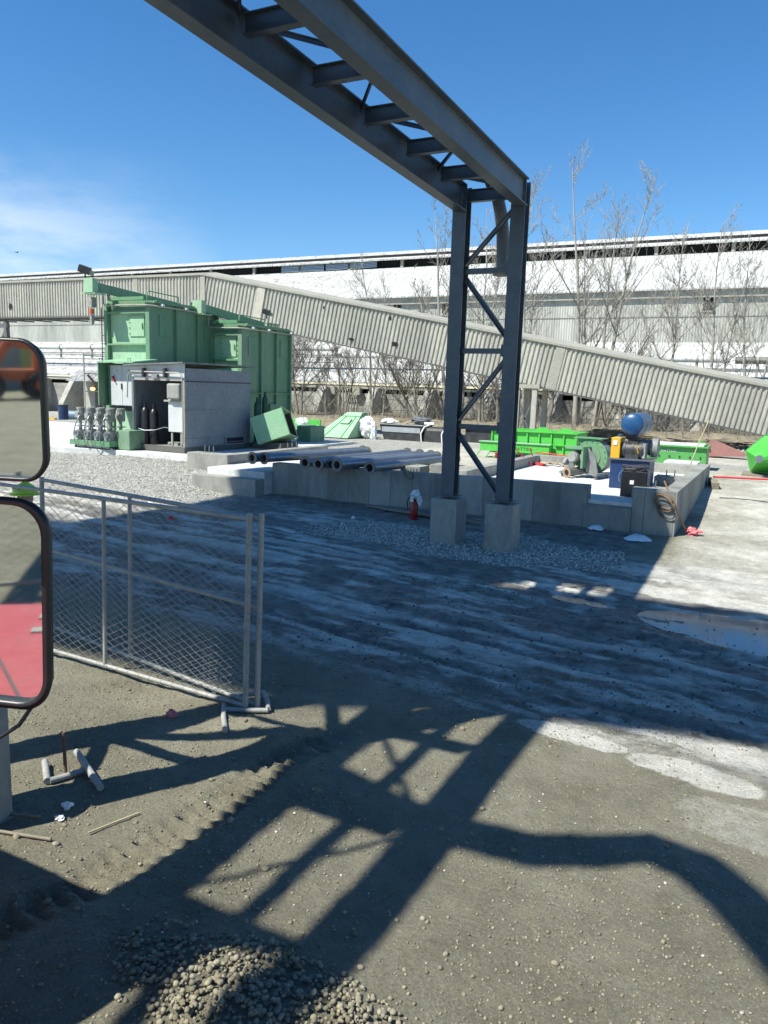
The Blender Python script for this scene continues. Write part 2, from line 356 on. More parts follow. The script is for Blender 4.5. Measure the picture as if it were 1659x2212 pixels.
def height(u, v):
    near = 1-sst(v, 16, 24)
    h = hbase(u, v)
    h = h + (.05*(fbm(u*.9, v*.9, 3)-.5)+.030*(fbm(u*4, v*4, 3)-.5)+.022*(fbm(u*12, v*12, 3, .65)-.5))*(.35+.65*near)
    w_ = v+.14*u
    road = sst(w_, 6.0, 7.2)*(1-sst(w_, 12.6, 13.8))
    h = h - .03*road + .05*road*(fbm(u*.5, w_*3.2, 4)-.5) + .012*road*(np.abs(fbm(u*6+w_, w_*5, 3)-.5)*2)
    for w0 in RUTS:
        dd = w_-w0-.35*(fbm(u*.25+w0, u*0+w0*3, 2)-.5); g_ = np.exp(-(dd/.11)**2)
        h = h - .030*g_*sst(fbm(u*.5+w0*2, u*0+w0, 2), .3, .55) + .018*np.exp(-((np.abs(dd)-.19)/.06)**2)*fbm(u*5, w_*5, 2)*2 + .012*g_*np.clip(np.sin(u*2*np.pi/.14+dd*12), -.5, .8)
    q, al = trackdist(u, v)
    m = np.exp(-(q/.15)**4)
    h = h + m*(-.03+.040*np.clip(np.sin(al*2*np.pi/.115+q*9+7*fbm(u*2.5, v*2.5, 3))*1.5+1.6*(fbm(u*7, v*7, 3)-.5), -.6, .9)*sst(fbm(u*1.8+9, v*1.8, 3), .15, .42)) + .03*np.exp(-((q-.22)/.05)**2)*fbm(u*9, v*9, 3)
    # dug earth by the fence foot, pebble heap at the lower edge
    h = h + .10*np.exp(-(((u+3.75)/.45)**2+((v-5.15)/.22)**2))*(.5+fbm(u*9, v*9, 3))
    h = h + .08*np.exp(-(((u+2.0)/.75)**2+((v-2.60)/.42)**2))
    # crushed stone bank
    bk = sst(-u, 12.6, 14)*sst(v, 13.8, 15)*(1-sst(v, 18.5, 19))
    h = h + bk*(.10*(fbm(u*1.6, v*1.6, 3)-.5)+.07*(fbm(u*8, v*8, 3)-.5))
    p = pud(u, v, 1.25)
    flat = hbase(u, v)-.035
    return h*(1-p)+flat*p

# ---------------------------------------------------------------- ground
def lines(segs):
    out = []
    for a, b, st in segs: out += list(np.arange(a, b, st))
    return np.array(out+[segs[-1][1]])
ul = lines([(-420, -120, 20), (-120, -60, 4), (-60, -20, .8), (-20, -9, .12), (-9, .8, .038), (.8, 4, .2), (4, 20, 1), (20, 100, 8), (100, 400, 25)])
vl = lines([(-300, -40, 20), (-40, -4, 3), (-4, 1.6, .4), (1.6, 8.5, .034), (8.5, 19, .05), (19, 27, .2), (27, 60, .8), (60, 140, 5), (140, 500, 30)])
UU, VV = np.meshgrid(ul, vl); HH = height(UU, VV)
nu, nv = len(ul), len(vl)
me = bpy.data.meshes.new('ground')
me.vertices.add(nu*nv); me.vertices.foreach_set('co', np.stack([UU, VV, HH], -1).ravel())
ii = (np.arange(nv-1)[:, None]*nu+np.arange(nu-1)[None, :]).ravel()
quads = np.stack([ii, ii+1, ii+nu+1, ii+nu], -1).ravel()
me.loops.add(len(quads)); me.loops.foreach_set('vertex_index', quads)
me.polygons.add(len(ii)); me.polygons.foreach_set('loop_start', np.arange(0, len(quads), 4)); me.polygons.foreach_set('loop_total', np.full(len(ii), 4))
me.update(); me.validate(); me.polygons.foreach_set('use_smooth', [True]*len(ii))
# kinds of surface: R wet mud, G pale dried slurry, B crushed stone
wv_ = VV+.14*UU
road = sst(wv_, 5.9, 7.0)*(1-sst(wv_, 13.4, 15.2))*(1-.0*UU)
wet = np.clip(road*(.55+.9*(fbm(UU*.45, wv_*1.5, 4)-.35)), 0, 1)
damp = .8*sst(VV, 12.5, 13.6)*(1-sst(VV, 16.6, 17.2))*sst(-UU, 1.2, 3.2)*(1-sst(-UU, 13, 14.5))
wet = np.maximum(wet, damp)
nz = fbm(UU*.32+3, wv_*2.0, 5, .58); nz2 = fbm(UU*1.6, wv_*5.5+4, 4, .6)
pale = road*(sst(.5*nz+.5*nz2, .43, .62)*.85+.14*sst(fbm(UU*4, wv_*9, 4, .65), .5, .62))
for (a, b, ru, rv, k) in [(-1.42, 6.60, .55, .16, 1.5), (-.36, 6.36, .55, .22, 1.5), (-.20, 6.95, .9, .10, 1.3), (-3.0, 7.0, .35, .16, .6), (-2.6, 6.78, .6, .07, .5), (.2, 5.7, .7, .35, .45),
                          (-1.0, 12.5, 1.6, .45, .95), (.2, 14.2, 1.6, .6, .85), (-.4, 13.2, 1.2, .35, .8), (-6.3, 9.2, 1.9, .24, .75), (-9, 11.2, 2.2, .3, .7), (-5.2, 9.0, .8, .16, .95),
                          (-2.9, 11.75, 1.0, .3, .9), (-7.6, 12.1, 2.0, .22, .6)]:
    d = np.sqrt(((UU-a)/ru)**2+((VV-b+.14*(UU-a))/rv)**2)+.55*(fbm(UU*2.5, VV*4, 4)-.5)
    pale = np.maximum(pale, k*(1-sst(d, .80, 1.05)))
for w0 in RUTS:
    dd = wv_-w0-.35*(fbm(UU*.25+w0, UU*0+w0*3, 2)-.5)
    pale = pale*(1-.55*np.exp(-(dd/.10)**2))+.30*np.exp(-((np.abs(dd)-.19)/.07)**2)*road*fbm(UU*3, wv_*6, 3)
dusty = .30*sst(UU, -1.9, .2)*sst(VV, 4.4, 6.6)+.62*sst(VV, 11.9, 13)*sst(UU, -2.2, -1.2)
dusty = np.maximum(dusty, .82*sst(VV, 18, 22)+.0)
dusty = np.maximum(dusty, .55*sst(-UU, 11, 13)*sst(VV, 13, 14.5))
pale = np.clip(np.maximum(pale, dusty*(.62+.8*(fbm(UU*.8, VV*1.1, 5, .6)-.35))), 0, 1.35)
grav = .95*sst(-((UU+5.6)/3.6)**2-((VV-14.2)/1.5)**2+1+.9*(fbm(UU*1.2, VV*1.2, 3)-.5), 0, .45)
grav = np.maximum(grav, sst(-UU, 12.4, 13.6)*sst(VV+.12*(UU+14), 14.1, 14.9))
grav = np.maximum(grav, .9*sst(np.sin(VV*.9+.2*UU)+.8*(fbm(UU*.3, VV*.3, 3)-.5), .1, .7)*sst(VV, 25, 27))
wet = wet*(1-.5*grav); wet = np.maximum(wet, pud(UU, VV, 1.9)*.9)
dark_road = .75*sst(VV, 34, 36)*(1-sst(VV, 40, 42))*sst(UU, -14, -6)
wet = np.maximum(wet, dark_road*.8); pale = pale*(1-.7*dark_road)
attr = me.color_attributes.new('zones', 'FLOAT_COLOR', 'POINT')
attr.data.foreach_set('color', np.stack([wet, pale, grav, np.ones_like(wet)], -1).ravel())
def groundmat():
    m, t, b = newmat('yard_ground'); N = t.nodes; L = t.links
    g = N.new('ShaderNodeNewGeometry'); at = N.new('ShaderNodeAttribute'); at.attribute_name = 'zones'
    s = N.new('ShaderNodeSeparateColor'); L.new(at.outputs['Color'], s.inputs[0])
    def noise(sc, det=6, ro=.6, dist=0):
        n = N.new('ShaderNodeTexNoise'); n.inputs['Scale'].default_value = sc; n.inputs['Detail'].default_value = det; n.inputs['Roughness'].default_value = ro; n.inputs['Distortion'].default_value = dist
        L.new(g.outputs['Position'], n.inputs['Vector']); return n.outputs['Fac']
    def rng_(x, a, b_, c=0, d=1):
        r = N.new('ShaderNodeMapRange'); r.inputs['From Min'].default_value = a; r.inputs['From Max'].default_value = b_; r.inputs['To Min'].default_value = c; r.inputs['To Max'].default_value = d
        L.new(x, r.inputs['Value']); return r.outputs[0]
    def mix(f, A, B):
        x = N.new('ShaderNodeMix'); x.data_type = 'RGBA'
        L.new(f, x.inputs['Factor'])
        for k, q in (('A', A), ('B', B)):
            if isinstance(q, tuple): x.inputs[k].default_value = (*q, 1)
            else: L.new(q, x.inputs[k])
        return x.outputs['Result']
    def math_(op, a, b_):
        x = N.new('ShaderNodeMath'); x.operation = op
        for i, q in enumerate((a, b_)):
            if isinstance(q, (int, float)): x.inputs[i].default_value = q
            else: L.new(q, x.inputs[i])
        return x.outputs[0]
    soil = mix(rng_(noise(1.3, 8, .7), .35, .65), (.195, .183, .128), (.300, .283, .208))
    vo = N.new('ShaderNodeTexVoronoi'); vo.inputs['Scale'].default_value = 42; L.new(g.outputs['Position'], vo.inputs['Vector'])
    vo2 = N.new('ShaderNodeTexVoronoi'); vo2.inputs['Scale'].default_value = 26; L.new(g.outputs['Position'], vo2.inputs['Vector'])
    sc_ = N.new('ShaderNodeSeparateColor'); L.new(vo.outputs['Color'], sc_.inputs[0])
    sc2 = N.new('ShaderNodeSeparateColor'); L.new(vo2.outputs['Color'], sc2.inputs[0])
    grit = math_('MULTIPLY', rng_(sc_.outputs[0], .80, .86), rng_(vo.outputs['Distance'], .45, .25))
    soil = mix(math_('MULTIPLY', grit, .55), soil, (.36, .34, .26))
    mud = mix(rng_(noise(3.5, 9, .72), .38, .64), (.105, .100, .086), (.285, .272, .235))
    c = mix(rng_(math_('ADD', s.outputs[0], math_('MULTIPLY', math_('SUBTRACT', noise(5, 7), .5), .5)), .15, .6), soil, mud)
    slurry = mix(rng_(noise(2.4, 8, .7), .42, .72), (.68, .665, .59), (.40, .39, .33))
    c = mix(rng_(math_('ADD', s.outputs[1], math_('MULTIPLY', math_('SUBTRACT', noise(6, 10, .78), .5), 1.3)), .18, .95), c, slurry)
    stone = mix(rng_(sc2.outputs[1], .1, .9), (.24, .245, .225), (.58, .58, .52))
    c = mix(math_('MULTIPLY', s.outputs[2], rng_(noise(3), .30, .50)), c, stone)
    fine = noise(75, 4, .7); hs = N.new('ShaderNodeHueSaturation'); L.new(c, hs.inputs['Color']); L.new(rng_(fine, .3, .7, .72, 1.28), hs.inputs['Value'])
    L.new(hs.outputs[0], b.inputs['Base Color'])
    rr = rng_(s.outputs[0], .3, .95, .92, .42); L.new(rr, b.inputs['Roughness'])
    b.inputs['Specular IOR Level'].default_value = .35
    bp = N.new('ShaderNodeBump'); bp.inputs['Distance'].default_value = .045; bp.inputs['Strength'].default_value = 1.0; L.new(noise(30, 9, .78), bp.inputs['Height'])
    bp2 = N.new('ShaderNodeBump'); bp2.inputs['Distance'].default_value = .022
    hh = math_('MULTIPLY', vo2.outputs['Distance'], math_('ADD', math_('MULTIPLY', s.outputs[2], -1.6), -.25)); L.new(hh, bp2.inputs['Height']); L.new(bp.outputs[0], bp2.inputs['Normal'])
    L.new(bp2.outputs[0], b.inputs['Normal'])
    return m
me.materials.append(groundmat())
go = bpy.data.objects.new('ground', me); COL.objects.link(go); go['kind'] = 'structure'
def H(u, v): return float(height(np.array([u]), np.array([v]))[0])
def HB(u, v): return float(hbase(np.array([u]), np.array([v]))[0])
# puddles: still water lying in the ruts
def watermat():
    m, t, b = newmat('muddy_water'); b.inputs['Base Color'].default_value = (.22, .225, .20, 1); b.inputs['Roughness'].default_value = .05; b.inputs['Specular IOR Level'].default_value = .9
    return m
M['water'] = watermat()
for (a, b_, ru, rv) in PUD:
    q = MB(); ring = [(a+ru*1.2*math.cos(k*math.pi/16), b_-.12*(ru*1.2*math.cos(k*math.pi/16))+rv*1.2*math.sin(k*math.pi/16), HB(a, b_)-.028) for k in range(32)]
    q.add(ring, [tuple(range(32))]); q.build('puddle', M['water'], kind='structure')

# ---------------------------------------------------------------- stones (stuff)
def ico(sub):
    import bmesh
    b = bmesh.new(); bmesh.ops.create_icosphere(b, subdivisions=sub, radius=1); b.verts.ensure_lookup_table()
    v = np.array([x.co[:] for x in b.verts]); f = np.array([[q.index for q in p.verts] for p in b.faces]); b.free(); return v, f
ICO1, ICO2 = ico(1), ico(2)
def stones(name, pts, sizes, material, sub=1, flat=.65, seed=1, smooth=False):
    """pts: (n,3) centres of stones resting on the ground"""
    r = np.random.RandomState(seed); V0, F0 = ICO1 if sub == 1 else ICO2; n = len(pts); k = len(V0)
    vs = np.empty((n, k, 3))
    tmpl = [V0*(1+.28*(r.rand(k, 1)-.5))*np.array([1, .7+.3*r.rand(), flat]) for _ in range(12)]
    ang = r.rand(n)*2*np.pi; tl = (r.rand(n)-.5)*.9
    for i in range(n):
        v = tmpl[i % 12]; c, s = math.cos(ang[i]), math.sin(ang[i]); ct, st = math.cos(tl[i]), math.sin(tl[i])
        x = v[:, 0]*ct-v[:, 2]*st; z = v[:, 0]*st+v[:, 2]*ct; y = v[:, 1]
        vs[i, :, 0] = x*c-y*s; vs[i, :, 1] = x*s+y*c; vs[i, :, 2] = z
    vs = vs*np.asarray(sizes)[:, None, None]+np.asarray(pts)[:, None, :]
    f = (F0[None]+(np.arange(n)*k)[:, None, None]).reshape(-1, 3)
    me = bpy.data.meshes.new(name); me.vertices.add(n*k); me.vertices.foreach_set('co', vs.ravel())
    me.loops.add(f.size); me.loops.foreach_set('vertex_index', f.ravel()); me.polygons.add(len(f))
    me.polygons.foreach_set('loop_start', np.arange(0, f.size, 3)); me.polygons.foreach_set('loop_total', np.full(len(f), 3)); me.update(); me.validate()
    if smooth: me.polygons.foreach_set('use_smooth', [True]*len(f))
    me.materials.append(material); o = bpy.data.objects.new(name, me); COL.objects.link(o); o['kind'] = 'stuff'
    return o
r = np.random.RandomState(3)
def scatter(n, u0, u1, v0, v1, keep=None):
    u = u0+(u1-u0)*r.rand(n); v = v0+(v1-v0)*r.rand(n)
    if keep is not None: k = keep(u, v) > r.rand(n); u = u[k]; v = v[k]
    return u, v
# small stones over the near ground
u, v = scatter(34000, -6.5, .8, 2.0, 8.0, lambda u, v: .25+.75*sst(fbm(u*1.1, v*1.1, 3), .4, .65))
sz = .0035+.010*r.rand(len(u))**3.5
stones('scattered_stones', np.stack([u, v, height(u, v)+sz*.25], -1), sz, M['stone'], 1, .65, 5)
u, v = scatter(230, -5.5, .6, 2.2, 7.0); sz = .008+.020*r.rand(len(u))**3
stones('loose_rocks', np.stack([u, v, height(u, v)+sz*.3], -1), sz, M['stone'], 2, .7, 6, True)
u, v = scatter(200, -3.6, .6, 2.6, 7.0); sz = .004+.009*r.rand(len(u))**2
stones('pale_chips', np.stack([u, v, height(u, v)+sz*.3], -1), sz, M['stone_pale'], 1, .55, 16)
# rounded pebble heap in the foreground
def heap(u, v):
    d = ((u+1.9)/.95)**2+((v-2.70)/.46)**2; return np.clip(1.55-d-1.1*(fbm(u*3.2, v*3.2, 3)), 0, 1)
u, v = scatter(11000, -3.4, -.5, 1.6, 3.7, lambda u, v: np.clip(heap(u, v)*1.5+.03, 0, 1))
sz = .006+.013*r.rand(len(u))**1.5; lay = r.rand(len(u))*.045*heap(u, v)
stones('pebble_heap', np.stack([u, v, height(u, v)+sz*.3+lay], -1), sz, M['stone'], 2, .75, 8, True)
# crushed stone around the piers, on the bank and on the yard
u, v = scatter(9000, -9.5, -2.0, 12.6, 15.8, lambda u, v: sst(-((u+5.6)/3.6)**2-((v-14.2)/1.5)**2+1+.9*(fbm(u*1.2, v*1.2, 3)-.5), 0, .5))
sz = .012+.018*r.rand(len(u)); stones('crushed_stone', np.stack([u, v, height(u, v)+sz*.3], -1), sz, M['stone_pale'], 1, .7, 9)
u, v = scatter(9000, -24, -12.4, 13.8, 18.6, lambda u, v: sst(v+.12*(u+14), 14.1, 14.9)); sz = .008+.024*r.rand(len(u))**2.5
stones('bank_stones', np.stack([u, v, height(u, v)+sz*.3], -1), sz, M['stone_pale'], 1, .6, 10)
u, v = scatter(1100, -5, 1, 7, 11.5); sz = .006+.016*r.rand(len(u))**3
stones('mud_clods', np.stack([u, v, height(u, v)+sz*.2], -1), sz, mat('mud_clod', (.07, .08, .085), .8), 1, .7, 11)

# ---------------------------------------------------------------- large structures
def ibeam(mb, p0, p1, w, h, up=(0, 0, 1), t=.018, tw=.014):
    """I-section: flanges are w wide, section h deep measured along `up`"""
    p0 = Vector(p0); p1 = Vector(p1); d = (p1-p0).normalized(); up = Vector(up); x = d.cross(up).normalized(); y = x.cross(d).normalized()
    if y.dot(up) < 0: y = -y
    mb.bar(p0+y*(h/2-t/2), p1+y*(h/2-t/2), w, t, y); mb.bar(p0-y*(h/2-t/2), p1-y*(h/2-t/2), w, t, y); mb.bar(p0, p1, tw, h-2*t, y)
UL, UR = -5.78, -4.64
BL, BR = -5.74, -4.56
ga = thing('steel_gantry', 'tall dark blue steel gantry with twin beams running overhead from two braced columns', 'gantry', (-5.2, 14.2, .9))
for u in (BL, BR):
    b = MB(); ibeam(b, (u, 14.04, 6.56), (u, 3.05, 6.56+.40), .22, .48, t=.022); ibeam(b, (u, 3.05, 6.96), (u, -20, 6.96), .22, .48, t=.022); o = b.build('beam', M['steel'], ga)
for vb, full in ((14.2, True), (3.05, True), (-7.6, True)):
    for u in (UL, UR):
        b = MB(); ibeam(b, (u, vb, .93), (u, vb, 6.80 if vb > 14 else 6.65), .27, .27, up=(0, 1, 0), t=.02); c = b.build('column', M['steel'], ga)
        b = MB(); b.box(u-.19, u+.19, vb-.19, vb+.19, .925, .95); b.build('base_plate', M['steel'], c)
        for s in (-1, 1):
            for q in (-1, 1): b = MB(); b.cyl((u+s*.09, vb+q*.09, .86), (u+s*.09, vb+q*.09, .98), .014, n=6); b.build('anchor_bolt', M['flange'], c)
    zz = [5.25, 3.77, 2.32]
    for z in zz:
        b = MB(); b.bar((UL+.13, vb, z), (UR-.13, vb, z), .08, .10); b.build('horizontal_brace', M['steel'], ga)
        b = MB(); b.box(UR-.20, UR-.13, vb-.07, vb+.07, z-.10, z+.12); b.build('gusset_plate', M['steel'], ga)
    for a, z0, bb, z1 in ((UL+.13, 5.40, UR-.13, 6.34), (UL+.13, 5.12, UR-.13, 4.02), (UR-.13, 3.62, UL+.13, 2.48), (UL+.13, 2.16, UR-.13, 1.06)):
        b = MB(); b.bar((a, vb+.05, z0), (bb, vb+.05, z1), .012, .10); b.bar((a, vb, z0-.045), (bb, vb, z1-.045), .09, .012); b.build('diagonal_brace', M['steel'], ga)
cv = [14.2-1.365*k-(.35 if k > 7 else 0) for k in range(0, 22)]
for k, v in enumerate(cv):
    zc = 6.62+.0364*(14.2-max(v, 3.05)); b = MB(); ibeam(b, (UL+.14, v, zc), (UR-.14, v, zc), .12, .22, t=.012); b.build('cross_beam', M['steel'], ga)
    if k < len(cv)-1:
        a, c_ = ((UL+.1, UR-.1) if k % 2 else (UR-.1, UL+.1))
        b = MB(); b.bar((a, v-.06, zc+.09), (c_, v-1.3, zc+.13), .05, .012); b.bar((a, v-.06, zc+.06), (c_, v-1.3, zc+.10), .012, .05); b.build('plan_brace', M['steel'], ga)
b = MB(); b.tube([(-5.24, -20, 7.27), (-5.24, 3.05, 7.27), (-5.25, 13.9, 6.92), (-5.30, 14.35, 6.80)], .07, 16); b.build('top_pipe', M['steel2'], ga)
b = MB(); b.tube([(-5.33, 14.4, 6.80), (-5.19, 14.5, 6.62), (-5.10, 14.5, 6.30), (-5.05, 14.5, 5.95), (-5.03, 14.5, 5.6), (-5.02, 14.5, 5.3)], .12, 18); d = b.build('duct_elbow', M['steel2'], ga)
b = MB(); b.annulus((-5.02, 14.5, 5.2), (0, 0, 1), .10, .18, .03); b.tube([(-5.02, 14.5, 5.3), (-5.02, 14.5, 5.21)], .125, 18); b.build('flange', M['steel2'], d)
for k, (u, vb, lab) in enumerate(((UL, 14.2, 'square concrete pier under the left far column of the gantry'), (UR, 14.2, 'square concrete pier under the right far column of the gantry, nearest the stepped wall'),
                  (UL, 3.05, 'concrete pier of the near gantry bent, hidden farther left'), (UR, 3.05, 'grey concrete pier cut off by the left edge below the truck mirror'))):
    hw = .275 if vb > 10 else .19
    b = MB(); b.box(u-hw, u+hw, vb-hw, vb+hw, -.3, .88); o = b.build('concrete_pier', M['concrete'], bevel=.012)
    tag(o, lab, 'pier', 'concrete piers carrying the gantry columns')

# unseen decks added behind the photographer, outlined to throw the road's shade
og = thing('shade_decks', 'unseen decks added high behind the photographer to shade the muddy road', 'gallery', (-10, -3, 0))
def decks(name, pts, z, t, parent):
    b = MB(); b.prism([(p[0]-.387*z, p[1]-.604*z, z) for p in pts], (0, 0, t)); return b.build(name, M['shed_dark'], parent)
decks('road_shade_deck', [(-26, 5.6), (-8, 5.7), (-3.7, 5.85), (-1.9, 6.75), (.2, 7.28), (20, 8.2), (20, 12.6), (.1, 11.85), (-1.7, 11.7), (-3.4, 11.30), (-4.3, 11.15), (-26, 11.0)], 20, .35, og)
decks('yard_shade_deck', [(-4.25, 10.95), (-3.35, 12.0), (-1.95, 12.35), (-1.9, 18.45), (-12.7, 18.3), (-13.4, 12), (-13.2, 10.9)], 20.2, .3, og)
for u in (-33, 12):
    b = MB()
    b.box(u-.3, u+.3, -5, -4.4, 0, 20); b.box(u-.3, u+.3, -2, -1.4, 0, 20); b.bar((u, -4.4, 3), (u, -2, 9), .2, .2); b.bar((u, -2, 9), (u, -4.4, 15), .2, .2); b.build('trestle_leg', M['shed_dark'], og)
b = MB(); arch = [(-3.2, 4.9), (-2.3, 4.66), (-1.7, 4.62), (-1.2, 4.66), (-.8, 4.88), (-.5, 5.08), (-.2, 5.03), (.05, 4.80), (.3, 4.45), (.7, 3.8), (1.2, 2.8)]
b.tube([(u-.387*9, v-.604*9, 9) for u, v in arch], .185, 14); o = b.build('bent_shadow_tube', M['steel2'])  # added tube, its path projected back from the bent ground shadow
tag(o, 'unseen curved tube added behind the photographer to cast the bent shadow at right', 'shade caster')

# concrete pad
WV0, WV1 = 17.1, 17.42
pad = thing('concrete_foundation', 'grey formed concrete foundation pad with low walls and a step, behind the gantry columns', 'foundation', (-5, 17.1, 0))
b = MB(); b.prism([(-12.15, WV0, -.3), (-3.66, WV0, -.3), (-3.66, WV0, 1.03), (-12.15, WV0, .93)], (0, .32, 0)); b.build('front_wall', M['formed'], pad, bevel=.01)
b = MB(); b.prism([(-2.70, WV0, -.3), (-1.80, WV0, -.3), (-1.80, WV0, 1.05), (-2.70, WV0, 1.04)], (0, .32, 0)); b.build('corner_wall', M['formed'], pad, bevel=.01)
b = MB(); b.box(-2.12, -1.80, WV1, 25.2, -.3, 1.045); b.build('side_wall', M['formed'], pad, bevel=.01)
b = MB(); b.box(-7.3, -2.12, 24.88, 25.2, 0, 1.0); b.build('back_wall', M['concrete'], pad, bevel=.01)
b = MB(); b.box(-7.30, -7.0, WV1+.9, 24.88, 0, 1.0); b.build('inner_wall', M['concrete'], pad, bevel=.01)
b = MB(); b.box(-7.0, -2.12, WV1, 24.88, .2, .72); b.box(-3.655, -2.705, WV0+.06, WV1, .2, .716); b.build('floor_slab', M['concrete_floor'], pad)
b = MB(); b.box(-3.72, -2.705, WV0-.05, WV0+.055, -.3, .60); b.box(-3.655, -2.708, WV0+.058, WV0+.3, .2, .64); b.build('step', M['concrete'], pad, bevel=.008)
b = MB(); b.box(-5.1, -5.0, 24.0, 24.88, .72, .98); b.prism([(-6.15, 24.88, .72), (-6.15, 24.2, .72), (-6.15, 24.88, 1.0)], (.1, 0, 0)); b.build('stub_wall', M['concrete'], pad, bevel=.01)
for (a, c_, z) in ((-7.75, 18.6, 1.10), (-8.45, 18.3, 1.04)):
    b = MB(); b.box(a-.28, a+.28, c_-.3, c_+.3, .3, z); pl = b.build('plinth', M['concrete'], pad, bevel=.01)
    for s in (-.07, 0, .07): b = MB(); b.cyl((a+s, c_, z), (a+s, c_, z+.14), .012, n=6); b.build('anchor_bolt', M['galv'], pl)
for (a, c_) in ((-2.5, 18.2), (-2.45, 21.2)):
    b = MB(); b.box(a-.36, a+.32, c_-.3, c_+.3, .722, .98); pl = b.build('plinth', M['concrete'], pad, bevel=.01)
    for s in (-.1, .1): b = MB(); b.cyl((a+s, c_, .98), (a+s, c_, 1.14), .018, n=6); b.build('anchor_bolt', M['galv'], pl)
for s in (-.08, 0, .08): b = MB(); b.cyl((-8.0+s*1.0, 17.26, .95), (-8.0+s, 17.26, 1.07), .012, n=6); b.build('anchor_bolt', M['flange'], pad)
b = MB(); b.box(-3.2, -2.2, 25.6, 26.6, .2, 1.02); o = b.build('concrete_block', M['concrete_floor'], bevel=.01); tag(o, 'pale square concrete block just beyond the far corner of the foundation', 'block')

# left slab with its blocks
ls = thing('concrete_slab', 'pale low concrete slab carrying the green machines and grey cabin at left', 'slab', (-20, 18.6, .2))
b = MB(); b.prism([(-46, 18.3, -.6), (-21.6, 18.3, -.6), (-19.8, 18.72, -.6), (-16.35, 18.72, -.6), (-16.35, 29, -.6), (-46, 29, -.6)], (0, 0, 1.30)); b.build('slab', M['concrete_floor'], ls, bevel=.01)
b = MB(); b.box(-16.34, -15.55, 18.95, 19.5, 0, .66); b.build('slab_edge_block', M['concrete'], ls, bevel=.01)
bk = thing('block_wall', 'L-shaped low concrete wall with anchor bolts between cabin slab and pipes', 'wall', (-15, 17.6, .2))
b = MB(); b.box(-15.6, -14.1, 17.62, 18.1, -.2, .97); b.build('wall_leg', M['concrete'], bk, bevel=.01)
b = MB(); b.box(-14.45, -14.1, 18.1, 23.2, 0, .966); b.build('wall_leg', M['concrete'], bk, bevel=.01)
for s in (-.16, 0, .16): b = MB(); b.cyl((-14.95+s, 17.85, .97), (-14.95+s, 17.85, 1.18), .016, n=6); b.build('anchor_bolt', M['galv'], bk)
for s in (-.16, 0, .16): b = MB(); b.cyl((-14.28, 21.2+s*1.6, .966), (-14.28, 21.2+s*1.6, 1.16), .016, n=6); b.build('anchor_bolt', M['galv'], bk)
ts = thing('low_slab', 'bright low concrete slab floor between the L-shaped wall and the foundation', 'slab', (-13.1, 17, .2))
b = MB(); b.box(-14.098, -12.155, 16.75, 23.4, -.2, .70); b.build('slab', M['concrete_floor'], ts, bevel=.01)
b = MB(); b.box(-14.3, -12.155, 16.35, 16.745, -.3, .52); b.build('footing', M['concrete'], ts, bevel=.01)

# ---------------------------------------------------------------- conveyor gallery
def slope_pt(t): return Vector((-28+t*(27.3), 33+4*t, 8.74-5.06*t))
cg = thing('conveyor_gallery', 'long beige corrugated conveyor gallery, level at left then sloping down to the right', 'conveyor', (-28, 33, 0))
GH = 2.12
def gseg(p0, p1, name, wide=2.3, pitch=.215):
    p0 = Vector(p0); p1 = Vector(p1); a = (p1-p0).normalized(); L = (p1-p0).length
    hz = Vector((a.x, a.y, 0)).normalized(); back = Vector((-hz.y, hz.x, 0)); up = a.cross(back).normalized(); up = up if up.z > 0 else -up
    hh = GH*abs(up.z)
    b = MB(); b.corr(p0-up*hh, a, up, L, hh, pitch, .055); o = b.build(name, M['gallery'], cg)
    b = MB(); q = p0+back*.03; b.prism([q, q+back*wide, q+back*wide-up*(hh-.02), q-up*(hh-.02)], a*L); b.build('gallery_body', M['shed_dark'], cg)
    b = MB(); q = p0+back*-.12+up*.0; b.prism([q, q+back*(wide*.5+.1)+up*.22, q+back*(wide+.3), q+back*(wide+.3)-up*.06, q+back*(wide*.5+.1)+up*.16, q-up*.11], a*L); b.build('gallery_roof', M['trim'], cg)
    b = MB(); q = p0-back*.10-up*(hh+.012); b.prism([q, q+back*.22, q+back*.22-up*.07, q-up*.07], a*L); b.build('bottom_rail', M['shed_dark'], cg)
    return a, back, up, hh
P0 = Vector((-75, 31.2, 8.74)); PK = Vector((-28, 33, 8.74)); PE = slope_pt(1.75)
a1, bk1, up1, h1 = gseg(P0, PK, 'corrugated_side'); a2, bk2, up2, h2 = gseg(PK, PE, 'corrugated_side')
def strip(p, a, up, h, wd, m, name='cover_strip', out=.075):
    back = Vector((-a.y, a.x, 0)).normalized()
    b = MB(); q = p-back*out; b.prism([q-a*wd/2, q+a*wd/2, q+a*wd/2-up*(h+.05), q-a*wd/2-up*(h+.05)], back*.05); return b.build(name, m, cg)
strip(PK, a1, Vector((0, 0, 1)), h1, .32, M['trim'])
for s in (4.6,): strip(PK-a1*s, a1, up1, h1, .34, M['trim'])
for s in (3.6, 19.2, 30.5): strip(PK+a2*s, a2, up2, h2, .42, mat('bare_sheet', (.5, .47, .39), .7) if s < 5 else M['trim'])
def hole(p, w_, h_, a, up):
    back = Vector((-a.y, a.x, 0)).normalized(); b = MB(); q = p-back*.068; r_ = random.Random(int(p.x*10))
    pts = [q+a*(w_/2*math.cos(k)*(.8+.4*r_.random()))+up*(h_/2*math.sin(k)*(.8+.4*r_.random())) for k in [i*math.pi/4 for i in range(8)]]
    b.prism(pts, back*.012); b.build('torn_hole', M['hole'], cg)
for s, dz, w_, h_ in ((-14.5, 1.5, .28, .42), (-6.6, 1.0, .22, .3), (-13.9, .9, .06, .1)): hole(PK+a1*s-up1*dz, w_, h_, a1, up1)
